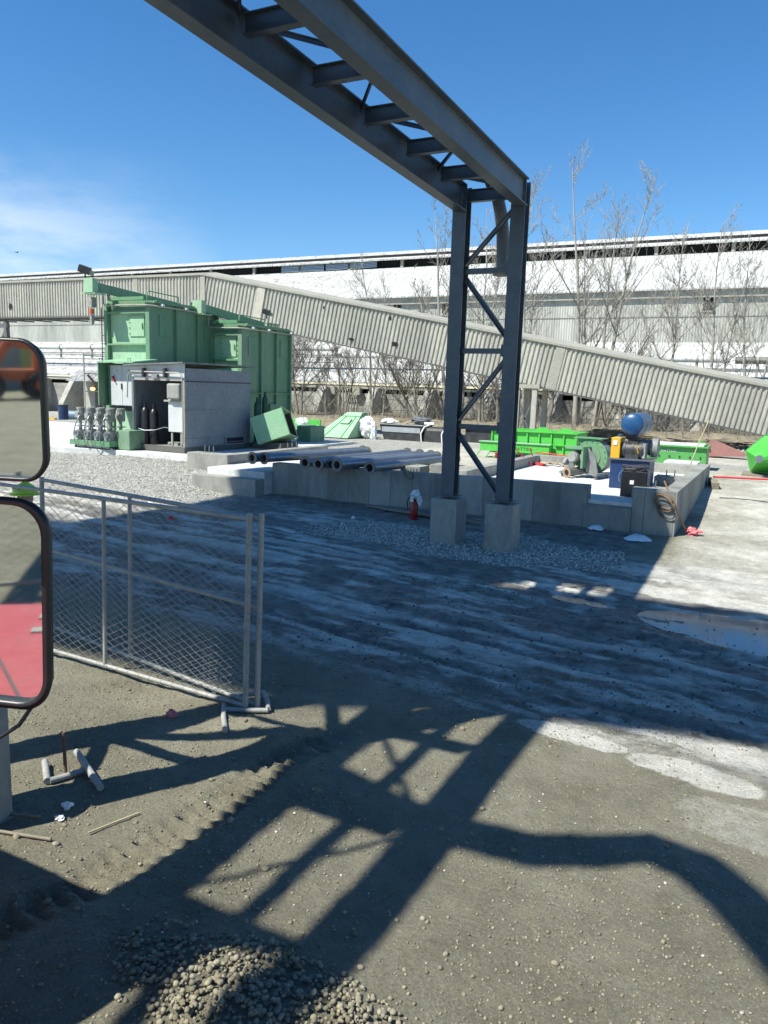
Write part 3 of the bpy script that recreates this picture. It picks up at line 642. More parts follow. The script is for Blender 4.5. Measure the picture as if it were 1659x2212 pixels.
for s, dz, w_, h_ in ((7.2, .5, .1, .16), (11.3, 1.55, .35, .22), (9.0, 1.75, .3, .14), (10.8, .4, .12, .2), (14.6, 1.4, .35, .2)): hole(PK+a2*s-up2*dz, w_, h_, a2, up2)
# soffit ribs at the level part
b = MB()
for k in range(30):
    q = P0+a1*(k*1.55); b.bar(q+bk1*.05-up1*(h1+.09), q+bk1*2.2-up1*(h1+.09)+a1*.9, .05, .08)
b.build('soffit_ribs', M['steel2'], cg)
tw = thing('conveyor_tower', 'grey braced steel tower holding up the sloping gallery behind the green trough', 'tower', (-10.8, 36.5, .6))
q = slope_pt((-10.8+28)/27.3); zt = q.z-GH-.1
for du in (-.42, .42):
    for dv in (-.1, 1.6):
        b = MB(); b.box(-10.8+du-.12, -10.8+du+.12, q.y+dv, q.y+dv+.22, .3, zt-.1); b.build('post', M['gallery'], tw)
for s in (-1, 1):
    b = MB(); b.bar((-10.8-.4*s, q.y-.02, .8), (-10.8+.4*s, q.y-.02, zt-.5), .05, .07); b.build('cross_brace', M['flange'], tw)
b = MB(); b.box(-11.45, -10.15, q.y-.15, q.y+1.9, zt-.1, zt+.08); b.build('cap_beam', M['trim'], tw)
t2 = thing('gallery_trestle', 'weathered steel trestle under the level gallery at the far left edge', 'trestle', (-43, 31.6, -.4))
b = MB(); b.bar((-42.4, 32.2, -.4), (-42.7, 32.2, 6.3), .24, .24); b.build('post', M['flange'], t2)
b = MB(); b.bar((-45.5, 32.2, -.4), (-45.2, 32.2, 6.3), .24, .24); b.build('post', M['flange'], t2)
b = MB(); b.bar((-42.5, 32.2, 6.1), (-45.3, 32.2, 6.1), .2, .24); b.build('cap_beam', M['flange'], t2)
b = MB(); b.bar((-42.6, 32.15, 5.9), (-45.3, 32.15, 2.5), .12, .14); b.build('cross_brace', M['flange'], t2)

# ---------------------------------------------------------------- storage building
X0, X1 = -170, 45
sb = thing('storage_building', 'huge long storage shed with dust-whitened roofs and a raised ridge vent', 'building', (-40, 60, 0))
b = MB(); b.box(X0, X1, 60, 60.3, 6.2, 10.95); b.box(X0, X1, 60.3, 84, 6.2, 10.5); wl = b.build('cladding_wall', M['cladding'], sb)
b = MB()
for zz in (8.75,): b.box(X0, X1, 59.95, 59.995, zz, zz+.05)
b.build('sheet_lap', M['trim'], sb)
def slab(mb, v0, z0, v1, z1, t=.12): mb.prism([(X0, v0, z0), (X0, v1, z1), (X0, v1, z1-t), (X0, v0, z0-t)], (X1-X0, 0, 0))
b = MB(); slab(b, 59.5, 10.68, 66.2, 14.15); b.build('main_roof', M['roof'], sb)
b = MB(); b.box(X0, X1, 59.75, 59.96, 10.05, 10.58); b.build('eave_board', M['trim'], sb)  # trim-coloured board below the eave
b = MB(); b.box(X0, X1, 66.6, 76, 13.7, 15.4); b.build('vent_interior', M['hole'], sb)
b = MB(); slab(b, 65.7, 14.86, 70, 16.32); b.prism([(X0, 70, 16.32), (X0, 74.3, 14.86), (X0, 74.3, 14.74), (X0, 70, 16.2)], (X1-X0, 0, 0)); b.build('ridge_roof', M['roof'], sb)
b = MB(); slab(b, 76, 14.0, 84, 10.4); b.build('rear_roof', M['roof'], sb)
k = X0+3
while k < X1:
    b = MB(); b.box(k-.13, k+.13, 66.0, 66.25, 14.0, 14.9); b.build('vent_post', M['trim'], sb)
    k += 5.6
for (a, c_, t_) in ((-46.0, -40.8, 0), (-41.0, -35.2, .1)):
    b = MB()
    for j in range(5): b.prism([(a, 66.0, 14.14+j*.13), (c_, 66.0, 14.14+j*.13+t_), (c_, 66.0, 14.23+j*.13+t_), (a, 66.0, 14.23+j*.13)], (0, .05, 0))
    b.build('louvre_panel', M['galv'], sb)
for (a, z0, w_, h_) in ((-5.4, 9.15, .78, 1.35), (-25.4, 9.15, .72, 1.4), (-29.9, 9.6, .62, .8), (-46.5, 9.2, .7, 1.2), (-66, 9.2, .7, 1.2), (14, 9.2, .8, 1.3)):
    b = MB(); b.box(a-w_/2, a+w_/2, 59.93, 59.99, z0, z0+h_); wn = b.build('window', M['hole'], sb)
    b = MB(); b.box(a-w_/2-.06, a+w_/2+.06, 59.90, 60.02, z0-.09, z0); b.box(a-w_/2-.06, a-w_/2, 59.91, 60.01, z0, z0+h_); b.build('frame', M['trim'], wn)
b = MB(); slab(b, 50.1, 3.45, 60, 6.95); b.build('lean_to_roof', M['roof'], sb)
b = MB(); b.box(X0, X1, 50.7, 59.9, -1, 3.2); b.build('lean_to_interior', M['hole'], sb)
b = MB()
for z in (0.75, 1.5, 2.25): b.box(X0, X1, 50.28, 50.31, z, z+.03)
b.box(X0, X1, 50.3, 50.69, -1.5, 2.62); b.build('concrete_base_wall', M['concrete_old'], sb)
b = MB(); b.box(X0, X1, 50.1, 50.4, 2.95, 3.12); b.build('tie_beam', M['trim'], sb)
k = X0
kk = 0
while k < X1-2:
    b = MB(); b.box(k, k+.25, 50.28, 50.6, 2.62, 3.1); b.build('short_post', M['concrete_old'], sb); k += 4.3
for u in [-26.2+4.35*i for i in range(-14, 12)]:
    if u in (): continue
    zg = HB(u, 48)
    b = MB(); b.prism([(u-.32, 47.6, -1), (u-.32, 50.3, -1), (u-.32, 50.3, 3.0), (u-.32, 49.4, 3.05), (u-.32, 49.0, 2.8), (u-.32, 47.8, .9)], (.64, 0, 0))
    o = b.build('buttress', M['concrete_old'], sb, bevel=.04)
for (v, z, rr, x0, x1, lab) in ((52, 5.95, .21, -120, -31, 'fat pale pipe running above the low white roof at far left'), (52.5, 5.42, .17, -31.5, -20, 'pale horizontal pipe behind the bare trees right of the green machine'), (52, 5.40, .2, -10.4, -3.2, 'pale pipe length above the sloping gallery at right'), (52, 5.36, .21, -2.9, 30, 'dark dusty pipe continuing to the right edge above the gallery')):
    b = MB(); b.cyl((x0, v, z+ (.0)), (x1, v, z), rr, n=18)
    pp = b.build('service_pipe', M['flange'] if x0 == -2.9 else M['concrete_floor'])
    tag(pp, lab, 'pipe', 'service pipes along the storage shed')
    k = x0+1.2
    while k < x1: b = MB(); b.annulus((k, v, z), (1, 0, 0), rr-.01, rr+.06, .1, 16); b.box(k-.04, k+.12, v-.06, v+.06, z-rr-.75, z-rr+.02); b.build('pipe_support', M['trim'], pp); k += 4.1
b = MB()
for z in (5.45, 5.3, 4.9): b.cyl((-120, 51.8, z), (-31, 51.8, z-.02), .035, n=6)
o = b.build('cable_run', M['flange']); tag(o, 'thin parallel conduits strung below the fat pale pipe at far left', 'conduit')
b = MB(); b.bar((-12, 51.2, 4.75), (30, 51.2, 4.7), .2, .2); o = b.build('steel_rail_beam', M['steel2']); tag(o, 'long grey steel beam just under the pipe at the right edge', 'beam')
# conduits and junction boxes on the base wall
cd = thing('conduit_bundle', 'bundle of vertical conduits with two junction boxes on the concrete wall among bushes', 'conduits', (-30, 49.9, 0))
for k in range(6): b = MB(); b.tube([(-29.6+k*.24, 49.9, .2), (-29.6+k*.24, 49.9, 2.5), (-29.45+k*.2, 49.7, 2.9), (-29.3+k*.15, 50.1, 3.1)], .05, 6); b.build('conduit', M['bark_pale'], cd)
for u in (-30.1, -28.0): b = MB(); b.box(u-.3, u+.3, 49.8, 50.1, 2.5, 3.05); b.build('junction_box', M['trim'], cd)
# small canopy with a lamp at far left
cn_ = thing('entrance_canopy', 'small corrugated canopy over a dark doorway on the far left wall', 'canopy', (-51.5, 46, 0))
b = MB(); b.corr((-53.4, 45.6, 2.84), (1, 0, 0), (0, 1, .62), 4.0, 1.7, .2, .05); b.build('canopy_sheet', M['roof'], cn_)
b = MB(); b.box(-51.9, -49.6, 47.3, 50.0, -.8, 2.9); b.build('doorway', M['shed_dark'], cn_)
b = MB(); b.box(-53.3, -49.6, 47.4, 50.2, -1, 3.6); b.cur = 0; b.build('annex_wall', M['concrete_old'], cn_)
o = MB().ball((-50.6, 45.9, 2.25), .2, 12, 8, (1.3, .6, .7)).build('wall_lamp', M['lamp']); tag(o, 'glowing orange lamp under the small corrugated canopy', 'lamp')

# ---------------------------------------------------------------- pipes
near = [(-12.42, 16.55), (-12.16, 16.72), (-10.72, 16.5), (-10.28, 16.43), (-9.98, 16.57), (-9.70, 16.38), (-8.87, 16.55)]
far = [(-11.78, 21.5), (-11.40, 21.1), (-10.35, 21.8), (-9.85, 21.65), (-9.45, 21.6), (-9.12, 21.3), (-8.42, 21.05)]
plab = ['flanged steel pipe at the left end of the row, behind its twin', 'flanged steel pipe with a pale gleam, second from the left end', 'steel pipe with a flange overhanging the wall, left of the middle four',
        'second steel pipe of the middle four on the wall', 'third steel pipe of the middle four, overlapped by its neighbour', 'front steel pipe of the middle four with open dark end', 'single steel pipe nearest the gantry columns on the wall']
for k, ((a, b_), (c_, d_)) in enumerate(zip(near, far)):
    z0, z1 = (1.075 if k != 5 else 1.10), 1.04
    p = thing('steel_pipe', plab[k], 'pipe', (a, b_, .93), 'flanged steel pipes laid across the foundation wall')
    b = MB(); P_, Q_ = Vector((a, b_, z0)), Vector((c_, d_, z1)); ax = (Q_-P_).normalized()
    vs_n = 20
    b.cyl(P_, Q_, .115, n=vs_n, cap=False); b.cyl(P_+ax*.02, Q_-ax*.02, .1, n=vs_n, cap=False); b.build('tube', M['pipe'], p)
    b = MB(); b.cyl(P_+ax*.25, P_+ax*.26, .1, n=16); b.cyl(Q_-ax*.26, Q_-ax*.25, .1, n=16); b.build('bore', M['hole'], p)
    for E_, dd in ((P_, ax), (Q_, -ax)):
        b = MB(); b.annulus(E_, dd, .095, .165, .028, 24); b.annulus(E_+dd*.028, dd, .11, .128, .05, 20); b.build('flange', M['flange'], p)

# ---------------------------------------------------------------- fire extinguisher, planks, bags, hoses
def gz(u, v): return H(u, v)
u0, v0 = -7.35, 15.95; z0 = gz(u0, v0)
ex = thing('fire_extinguisher', 'red fire extinguisher with a white plastic bag over its top, standing by the left pier', 'extinguisher', (u0, v0, z0))
b = MB(); b.tube([(u0, v0, z0), (u0, v0, z0+.02), (u0, v0, z0+.38), (u0, v0, z0+.44), (u0, v0, z0+.47)], [.085, .09, .09, .065, .03], 18); b.build('cylinder', M['ext_red'], ex)
b = MB(); b.box(u0-.02, u0+.02, v0-.06, v0+.06, z0+.47, z0+.53); b.bar((u0, v0-.02, z0+.53), (u0, v0-.14, z0+.57), .02, .015); b.build('valve', M['dark'], ex)
b = MB(); b.tube([(u0-.03, v0-.03, z0+.5), (u0-.13, v0-.04, z0+.50), (u0-.16, v0-.05, z0+.38), (u0-.13, v0-.06, z0+.2)], .014, 6); b.build('hose', M['black'], ex)
b = MB(); b.box(u0-.05, u0+.03, v0-.12, v0-.115, z0+.42, z0+.54); b.build('tag', M['paper'], ex)
def crumple(c, r_, sc, seed, n=14, m=9, amp=.35):
    rr = random.Random(seed); b = MB(); b.ball(c, r_, n, m, sc)
    c = Vector(c); out = []
    for p in b.v:
        d = Vector(p)-c; k = 1+amp*(rr.random()-.5)*2; out.append(c+d*k)
    b.v = [tuple(p) for p in out]; b.sm = [False]*len(b.sm); return b
crumple((u0+.05, v0-.02, z0+.58), .10, (1.1, .9, 1.0), 4).build('plastic_bag', M['plastic'], ex)
crumple((u0+.15, v0-.02, z0+.44), .07, (.8, .7, 1.5), 14).build('bag_tail', M['plastic'], ex)
def plank(p, q, lab, m=M['wood'], w_=.14, h_=.045, grp='planks by the foundation wall'):
    b = MB(); b.bar(p, q, w_, h_); o = b.build('plank', m, bevel=.004); tag(o, lab, 'plank', grp)
plank((-9.0, 16.75, gz(-9, 16.75)+.03), (-6.6, 16.25, gz(-6.6, 16.25)+.03), 'long grey plank behind the fire extinguisher at the wall foot')
plank((-8.4, 16.45, gz(-8.4, 16.45)+.06), (-6.2, 16.05, gz(-6.2, 16.05)+.06), 'grey plank lying over the longer one, ending behind the left pier')
plank((-6.15, 16.2, gz(-6, 16.2)+.03), (-5.3, 16.05, gz(-5.3, 16.0)+.03), 'short dark plank between the two far piers')
plank((-6.1, 16.5, gz(-6, 16.5)+.03), (-5.2, 16.35, gz(-5.3, 16.3)+.03), 'second short plank between the two far piers, closer to the wall')
plank((-14.0, 14.4, gz(-14, 14.4)+.03), (-13.2, 13.9, gz(-13.2, 13.9)+.03), 'thin pale stick lying on the dark slope left of the wall', M['paper'], .05, .03, None or 'sticks lying on the ground')
def flatbag(c, ru, rv, lab, m, seed):
    rr = random.Random(seed); z = gz(*c); b = MB(); vs = [(c[0], c[1], z+.07)]; n = 18; rings = 4
    for j in range(1, rings+1):
        for i in range(n):
            a = 2*math.pi*i/n; f = j/rings*(1+.14*math.sin(3*a+seed)+.08*rr.random()*(j == rings))
            vs.append((c[0]+ru*f*math.cos(a), c[1]+rv*f*math.sin(a), z+.09*(1-(j/rings)**2)+.025*rr.random()+.004))
    fs = [(0, 1+i, 1+(i+1) % n) for i in range(n)]
    for j in range(rings-1):
        for i in range(n): fs.append((1+j*n+i, 1+(j+1)*n+i, 1+(j+1)*n+(i+1) % n, 1+j*n+(i+1) % n))
    b.add(vs, fs, True); o = b.build('plastic_bag', m); tag(o, lab, 'bag', 'flattened bags near the foundation corner')
flatbag((-2.42, 16.35), .26, .30, 'crumpled pale sack lying on the ground below the foundation corner', M['plastic'], 2)
flatbag((-3.35, 16.75), .17, .14, 'small flattened sack at the foot of the concrete step', M['plastic'], 5)
# hoses
def coil(name, c, ax, rr, n, r_, m, lab, cat='hose', seed=1, grp=None, par=None):
    rd = random.Random(seed); ax = Vector(ax).normalized(); x = ax.orthogonal().normalized(); y = ax.cross(x); c = Vector(c); b = MB(); pts = []
    for k in range(n*16):
        a = 2*math.pi*k/16; q = rr*(1+.16*math.sin(a*.37+seed)+.10*math.sin(a*1.9)); pts.append(c+x*q*math.cos(a)*.75+y*q*math.sin(a)+ax*(.03*math.sin(k*.35)))
    b.tube(pts, r_, 6); o = b.build(name, m, par)
    if par is None: tag(o, lab, cat, grp)
    return o
coil('hose_coil', (-2.05, 17.05, .80), (0, 1, 0), .20, 3, .012, M['hose'], 'tan hose coil hanging on the lit corner face of the foundation')
coil('hose_coil', (-1.98, 17.03, .62), (0, 1, 0), .17, 2, .010, M['cable'], 'dark hose loops hanging below the tan coil on the corner', seed=6)
coil('hose_coil', (-8.05, 17.05, .93), (0, 1, .05), .13, 2, .012, M['hose'], 'small brown hose loop hung on the wall right of the pipes', seed=3)
b = MB(); b.tube([(-2.1, 17.2, 1.25), (-2.02, 17.15, 1.10), (-1.86, 17.08, .85), (-1.72, 17.2, .5), (-1.62, 17.45, .22), (-1.55, 17.6, gz(-1.55, 17.6)+.03)], .02, 8); o = b.build('leaning_pipe', M['hose'])
tag(o, 'thin brown rod leaning on the foundation corner down to the pink rag', 'rod')
def rag(name, c, s, lab, m, cat='rag', seed=1, grp=None):
    o = crumple((c[0], c[1], gz(c[0], c[1])+s*.5), s, (1.1, .9, .6), seed, 12, 8, .5).build(name, m); tag(o, lab, cat, grp); return o
rag('pink_rag', (-1.47, 17.45), .13, 'pink rag bundle on the ground at the foundation corner', M['rag'], seed=11)
rag('pink_rag', (-4.66, 5.02), .05, 'small salmon pink rag on the soil left of the fence foot', M['rag'], seed=12)
rag('pink_rag', (-11.9, 12.9), .07, 'tiny magenta rag on the shaded slope beyond the fence', M['rope'], seed=13)
rag('crumpled_paper', (-4.2, 3.48), .035, 'white torn paper scrap on the soil below the loose foot frame', M['paper'], 'litter', 21, 'white litter')
rag('crumpled_paper', (-4.14, 3.36), .028, 'smaller white paper scrap beside the torn one', M['paper'], 'litter', 22, 'white litter')
rag('crumpled_paper', (-8.6, 15.3), .05, 'white scrap on the gravel left of the extinguisher', M['paper'], 'litter', 23, 'white litter')
p0 = Vector((-3.83, 3.33, gz(-3.83, 3.33)+.02)); p1 = Vector((-3.72, 3.68, gz(-3.72, 3.68)+.015))
b = MB(); b.tube([p0, (p0+p1)/2+Vector((.004, 0, .004)), p1], .0075, 6); o = b.build('wooden_stick', M['palewood']); tag(o, 'thin pale wooden stick lying on the soil in the foreground', 'stick')
for k, (a, c_, l, d) in enumerate(((-4.72, 3.12, .5, .35), (-4.55, 2.98, .6, .3))):
    b = MB(); b.tube([(a, c_, gz(a, c_)+.02), (a+l*math.cos(d), c_+l*math.sin(d), gz(a+l*math.cos(d), c_+l*math.sin(d))+.02)], .012, 6); o = b.build('broken_stick', M['wood'])
    tag(o, ('upper', 'lower')[k]+' of two thin sticks lying in shade at the lower left edge', 'stick', 'sticks in the left shade')
b = MB(); pts = [(-1.3+.35*k, 22.4+.25*math.sin(k*.8)-.05*k, gz(-1.3+.35*k, 22.4)+.02) for k in range(22)]; b.tube(pts, .012, 5); o = b.build('ground_cable', M['cable']); tag(o, 'thin black cable trailing over the pale ground right of the foundation', 'cable')
b = MB(); b.bar((-1.68, 24.6, gz(-1.68, 24.6)+.10), (-1.5, 23.7, gz(-1.5, 23.7)+.10), .2, .2); o = b.build('timber_block', M['wood'], bevel=.02); tag(o, 'short timber block lying in the shade beside the side wall', 'block')
# red tape and poles
def tape(pts, lab, r_=.02, grp='red tapes and straps'):
    b = MB(); b.tube(pts, r_, 6); o = b.build('red_tape', M['rope']); tag(o, lab, 'tape', grp)
tape([(-2.15, 26.0, .78), (-3.4, 26.2, .86), (-4.6, 26.6, .95)], 'red strap running behind the blue blower to the block', .025)
tape([(-1.7, 25.4, .66), (0, 25.9, .66), (2.5, 26.3, .66), (7, 26.8, .66)], 'red strap on the ground running to the right edge', .03)
tape([(-7.0, 24.5, 1.12), (-6.2, 24.3, 1.10), (-5.2, 24.1, 1.05)], 'red strap along the back wall behind the green fan', .02)
tape([(-7.95, 23.0, 2.0), (-7.4, 23.4, 1.3), (-7.15, 23.6, 1.02), (-6.9, 23.7, .75)], 'red strap hanging slack between the column and the back wall', .018)
tape([(-7.15, 24.3, 1.25), (-7.05, 24.5, .80)], 'short red strap hanging in the pad corner', .02)
for p, q, lab, m in (((-6.95, 24.3, .76), (-6.6, 24.1, .78), 'red strap bundle on the pad floor in the back corner', M['rope']),):
    b = MB(); b.bar(p, q, .16, .08); o = b.build('strap_bundle', m, bevel=.02); tag(o, lab, 'strap')
b = MB(); b.box(-8.1, -7.55, 23.6, 24.0, .90, 1.12); b.bar((-8.0, 23.8, 1.12), (-7.6, 23.8, 1.22), .3, .1); o = b.build('red_machine', M['ext_red'], bevel=.04); tag(o, 'small dark red compactor behind the right gantry column', 'machine')
b = MB(); b.tube([(-2.4, 25.3, .9), (-2.2, 25.5, 1.7), (-2.0, 25.7, 2.35)], .02, 6); o = b.build('yellow_pole', M['palewood']); tag(o, 'thin yellow pole leaning up behind the far wall corner', 'pole')
u, v = -5.9, 24.2
rr_ = random.Random(5)
b = MB()
for k in range(26):
    a = -6.75+1.5*rr_.random(); c_ = 24.1+.5*rr_.random(); M_ = Matrix.Translation((a, c_, .77+.05*rr_.random())) @ Matrix.Rotation(rr_.random()*6, 4, 'Z') @ Matrix.Rotation(.5*rr_.random(), 4, 'X'); b.box(-.10, .10, -.06, .06, -.004, .004, M_)
o = b.build('torn_cardboard', M['cardboard']); o['kind'] = 'stuff'

# ---------------------------------------------------------------- green fan on casters
fz = .72; fc = Vector((-4.75, 21.9, 0))
fan = thing('centrifugal_fan', 'green centrifugal fan with rusty round inlet on a wheeled frame on the pad floor', 'fan', (fc.x, fc.y, fz))
ax = Vector((-.22, -.97, 0)).normalized(); sd_ = Vector((ax.y*-1, ax.x, 0))          # ax points to the camera, sd_ to the right
sd_ = Vector((.97, -.22, 0))
def FP(s, f, z): q = fc+sd_*s+ax*f; return Vector((q.x, q.y, fz+z))
b = MB(); b.cyl(FP(.12, -.28, .58), FP(.12, .06, .58), .47, n=40); b.build('scroll_housing', M['steel2'], fan)
b = MB(); b.annulus(FP(.12, .06, .58), ax, .27, .475, .02, 36); fr_ = b.build('face_ring', M['green_rust'], fan)
b = MB()
for k in range(16):
    a = 2*math.pi*k/16; q = FP(.12+.42*math.cos(a), .075, .58+.42*math.sin(a)); b.cyl(q, q+ax*.02, .014, n=6)
b.build('ring_bolts', M['dark'], fr_)
b = MB(); b.cyl(FP(.12, .06, .58), FP(.12, .10, .58), .27, n=30); b.build('back_plate', M['green'], fan)
b = MB(); M4 = Matrix.Translation(FP(-.02, -.12, 1.09)) @ Matrix.Rotation(math.atan2(sd_.y, sd_.x), 4, 'Z'); b.box(-.42, .42, -.25, .25, -.012, .012, M4); b.box(-.3, .3, -.16, .16, -.16, -.012, M4); b.build('outlet_flange', M['green_rust'], fan)
def fbox(mb, s0, s1, f0, f1, z0, z1): mb.prism([FP(s0, f0, z0), FP(s1, f0, z0), FP(s1, f0, z1), FP(s0, f0, z1)], ax*(f1-f0))
b = MB(); fbox(b, -.42, .10, .10, .62, .80, .86); fbox(b, -.40, .08, .10, .14, .3, .80); fbox(b, .06, .12, .10, .60, .28, .86); b.build('motor_bracket', M['green'], fan)
b = MB(); b.prism([FP(-.55, .3, .1), FP(-.30, .3, .1), FP(-.2, .3, .55), FP(-.32, .3, .55)], ax*.04); b.prism([FP(.10, .3, .1), FP(.48, .3, .1), FP(.36, .3, .62), FP(.12, .3, .85)], ax*.04); b.build('side_stand', M['steel2'], fan)
mo = MB(); mo.cyl(FP(-.17, .18, .58), FP(-.17, .66, .58), .15, n=20); mo.cyl(FP(-.17, .66, .58), FP(-.17, .71, .58), .125, n=20); m_ = mo.build('motor', M['motor'], fan)
b = MB(); fbox(b, -.01, .10, .35, .52, .5, .68); b.build('terminal_box', M['motor'], m_)
b = MB()
for k in range(14):
    a = 2*math.pi*k/14; q = FP(-.17+.152*math.cos(a), .22, .58+.152*math.sin(a)); b.bar(q, q+ax*.40, .012, .012)
b.build('cooling_fins', M['motor'], m_)
b = MB(); b.cyl(FP(.05, .1, .22), FP(-.22, .80, .15), .115, n=20); b.build('inlet_pipe', M['flange'], fan)
ax2 = (FP(-.22, .80, .15)-FP(.05, .1, .22)).normalized()
b = MB(); b.annulus(FP(-.22, .80, .15), ax2, .085, .15, .025, 24); b.build('inlet_flange', mat('rusty_flange', (.30, .22, .14), .8), fan)
b = MB(); b.cyl(FP(-.22, .80, .15)+ax2*.003, FP(-.22, .80, .15)+ax2*.006, .085, n=20); b.build('bore', M['hole'], fan)
b = MB(); fbox(b, -.56, -.44, -.3, .62, .10, .16); fbox(b, .44, .56, -.3, .62, .10, .16); fbox(b, -.44, .44, .3, .38, .10, .15); fbox(b, -.44, .44, -.3, -.2, .10, .15); b.build('base_frame', M['steel2'], fan)
for s in (-.5, .5):
    for f in (-.22, .54):
        b = MB(); b.cyl(FP(s-.02, f, .045), FP(s+.02, f, .045), .045, n=14); c_ = b.build('caster_wheel', M['motor'], fan)
        b = MB(); fbox(b, s-.035, s-.025, f-.03, f+.03, .045, .10); fbox(b, s+.025, s+.035, f-.03, f+.03, .045, .10); b.build('fork', M['motor'], c_)

# ---------------------------------------------------------------- blue blower with silencer
bl = thing('blower_unit', 'blue blower package with yellow belt guard and round blue silencer on top', 'blower', (-3.2, 20, .72))
b = MB(); b.box(-3.72, -2.78, 19.7, 20.55, .722, 1.44); b.build('base_cabinet', M['navy'], bl, bevel=.01)
b = MB(); b.box(-3.78, -2.72, 19.64, 20.6, 1.44, 1.475); b.build('top_plate', M['galv'], bl)
b = MB(); b.ball((-3.36, 19.7, 1.02), .16, 20, 12, (.9, .3, 1.3)); b.build('hand_grip', M['blue'], bl)
b = MB(); b.tube([(-3.45, 19.64, 1.12), (-3.48, 19.63, 1.02), (-3.45, 19.64, .9)], .012, 6); b.build('handle', M['galv'], bl)
b = MB(); b.box(-3.74, -3.52, 19.72, 20.45, 1.47, 1.98); yg = b.build('belt_guard', M['yellow'], bl, bevel=.01)
b = MB(); b.box(-3.69, -3.59, 19.705, 19.715, 1.80, 1.91); b.build('sticker', M['paper'], yg)
b = MB()
b.cyl((-3.50, 19.98, 1.68), (-2.98, 19.98, 1.68), .20, n=20)
for k in range(3): b.annulus((-3.46+k*.2, 19.98, 1.68), (1, 0, 0), .19, .215, .05, 20)
b.box(-3.40, -3.08, 19.80, 20.15, 1.475, 1.62); b.box(-3.36, -3.12, 19.85, 20.1, 1.84, 1.90)
b.cyl((-3.40, 20.1, 1.6), (-3.02, 20.1, 1.6), .18, n=16); b.build('blower_head', M['dark'], bl)
b = MB(); b.box(-3.0, -2.93, 19.82, 20.2, 1.50, 1.86); b.build('gear_cover', M['motor'], bl)
b = MB(); b.bar((-3.14, 19.74, 1.82), (-3.08, 19.76, 1.62), .05, .02); b.build('yellow_tag', M['yellow'], bl)
b = MB(); b.cyl((-3.35, 20.42, 1.74), (-2.86, 20.42, 1.74), .19, n=20); b.cyl((-2.86, 20.4, 1.74), (-2.70, 20.4, 1.74), .24, n=24); b.build('motor', M['steel2'], bl)
b = MB()
for k in range(6): b.annulus((-3.29, 20.05, 1.86+k*.035), (0, 0, 1), .10, .15, .018, 20)
b.cyl((-3.29, 20.05, 1.84), (-3.29, 20.05, 2.08), .10, n=18); b.build('bellows', M['dark'], bl)
b = MB(); b.cyl((-3.29, 20.05, 2.06), (-3.29, 20.05, 2.15), .17, n=22); b.build('silencer_neck', M['blue'], bl)
tk = MB(); tk.cyl((-3.29, 19.86, 2.32), (-3.24, 20.98, 2.32), .275, n=32); 
si = tk.build('silencer', M['blue'], bl)
MB().ball((-3.29, 19.86, 2.32), .275, 28, 14, (1, .45, 1)).build('dome_end', M['blue'], si); MB().ball((-3.24, 20.98, 2.32), .275, 28, 14, (1, .4, 1)).build('dome_end', M['blue'], si)
b = MB()
for k in (20.25, 20.6, 20.95): b.annulus((-3.27, k, 2.32), (0, 1, 0), .27, .285, .015, 30)
b.build('weld_band', M['galv'], si)
b = MB(); b.cyl((-3.62, 20.25, 1.47), (-3.62, 20.25, 2.05), .07, n=14); b.build('riser', M['blue'], bl)
cb = thing('control_cabinet', 'black control cabinet with a square white label standing before the blue blower', 'cabinet', (-2.9, 18.3, .72))
b = MB(); b.box(-3.16, -2.60, 18.15, 18.62, .722, 1.31); b.build('cabinet_body', M['black'], cb, bevel=.008)
b = MB(); b.box(-2.598, -2.585, 18.18, 18.60, .73, 1.30); b.build('side_panel', M['blue'], cb)
b = MB(); b.box(-2.96, -2.87, 18.14, 18.148, 1.02, 1.11); b.build('label', M['paper'], cb)
cc = MB(); rd = random.Random(4)
for k in range(7):
    pts = [(-2.9+(.26+.03*rd.random())*math.cos(t+k), 18.36+(.2+.03*rd.random())*math.sin(t+k), 1.33+.016*k+.02*math.sin(2*t+k)) for t in np.linspace(0, 5.6, 26)]
    cc.tube(pts, .014, 6)
cc.tube([(-2.66, 18.3, 1.38), (-2.56, 18.2, 1.34), (-2.54, 18.16, 1.1), (-2.55, 18.17, .9), (-2.5, 18.1, .78)], .013, 6)
o = cc.build('cable_coil', M['cable']); tag(o, 'black cable coil piled on top of the control cabinet', 'cable')

# ---------------------------------------------------------------- lettering
def lettering(text, size, p, right, up, m, parent, depth=.004):
    cu = bpy.data.curves.new('lettering', 'FONT'); cu.body = text; cu.size = size; cu.extrude = depth; cu.space_character = 1.08
    t = bpy.data.objects.new('tmp', cu); COL.objects.link(t)
    dg = bpy.context.evaluated_depsgraph_get(); me = bpy.data.meshes.new_from_object(t.evaluated_get(dg)); bpy.data.objects.remove(t)
    x = Vector(right).normalized(); z = x.cross(Vector(up)).normalized(); y = z.cross(x)
    off = origin_of(parent); p = Vector(p)-off
    me.transform(Matrix(((x.x, y.x, z.x, p.x), (x.y, y.y, z.y, p.y), (x.z, y.z, z.z, p.z), (0, 0, 0, 1))))
    me.materials.clear(); me.materials.append(m); me.name = 'lettering'
    o = bpy.data.objects.new('lettering', me); COL.objects.link(o); o.parent = parent; return o

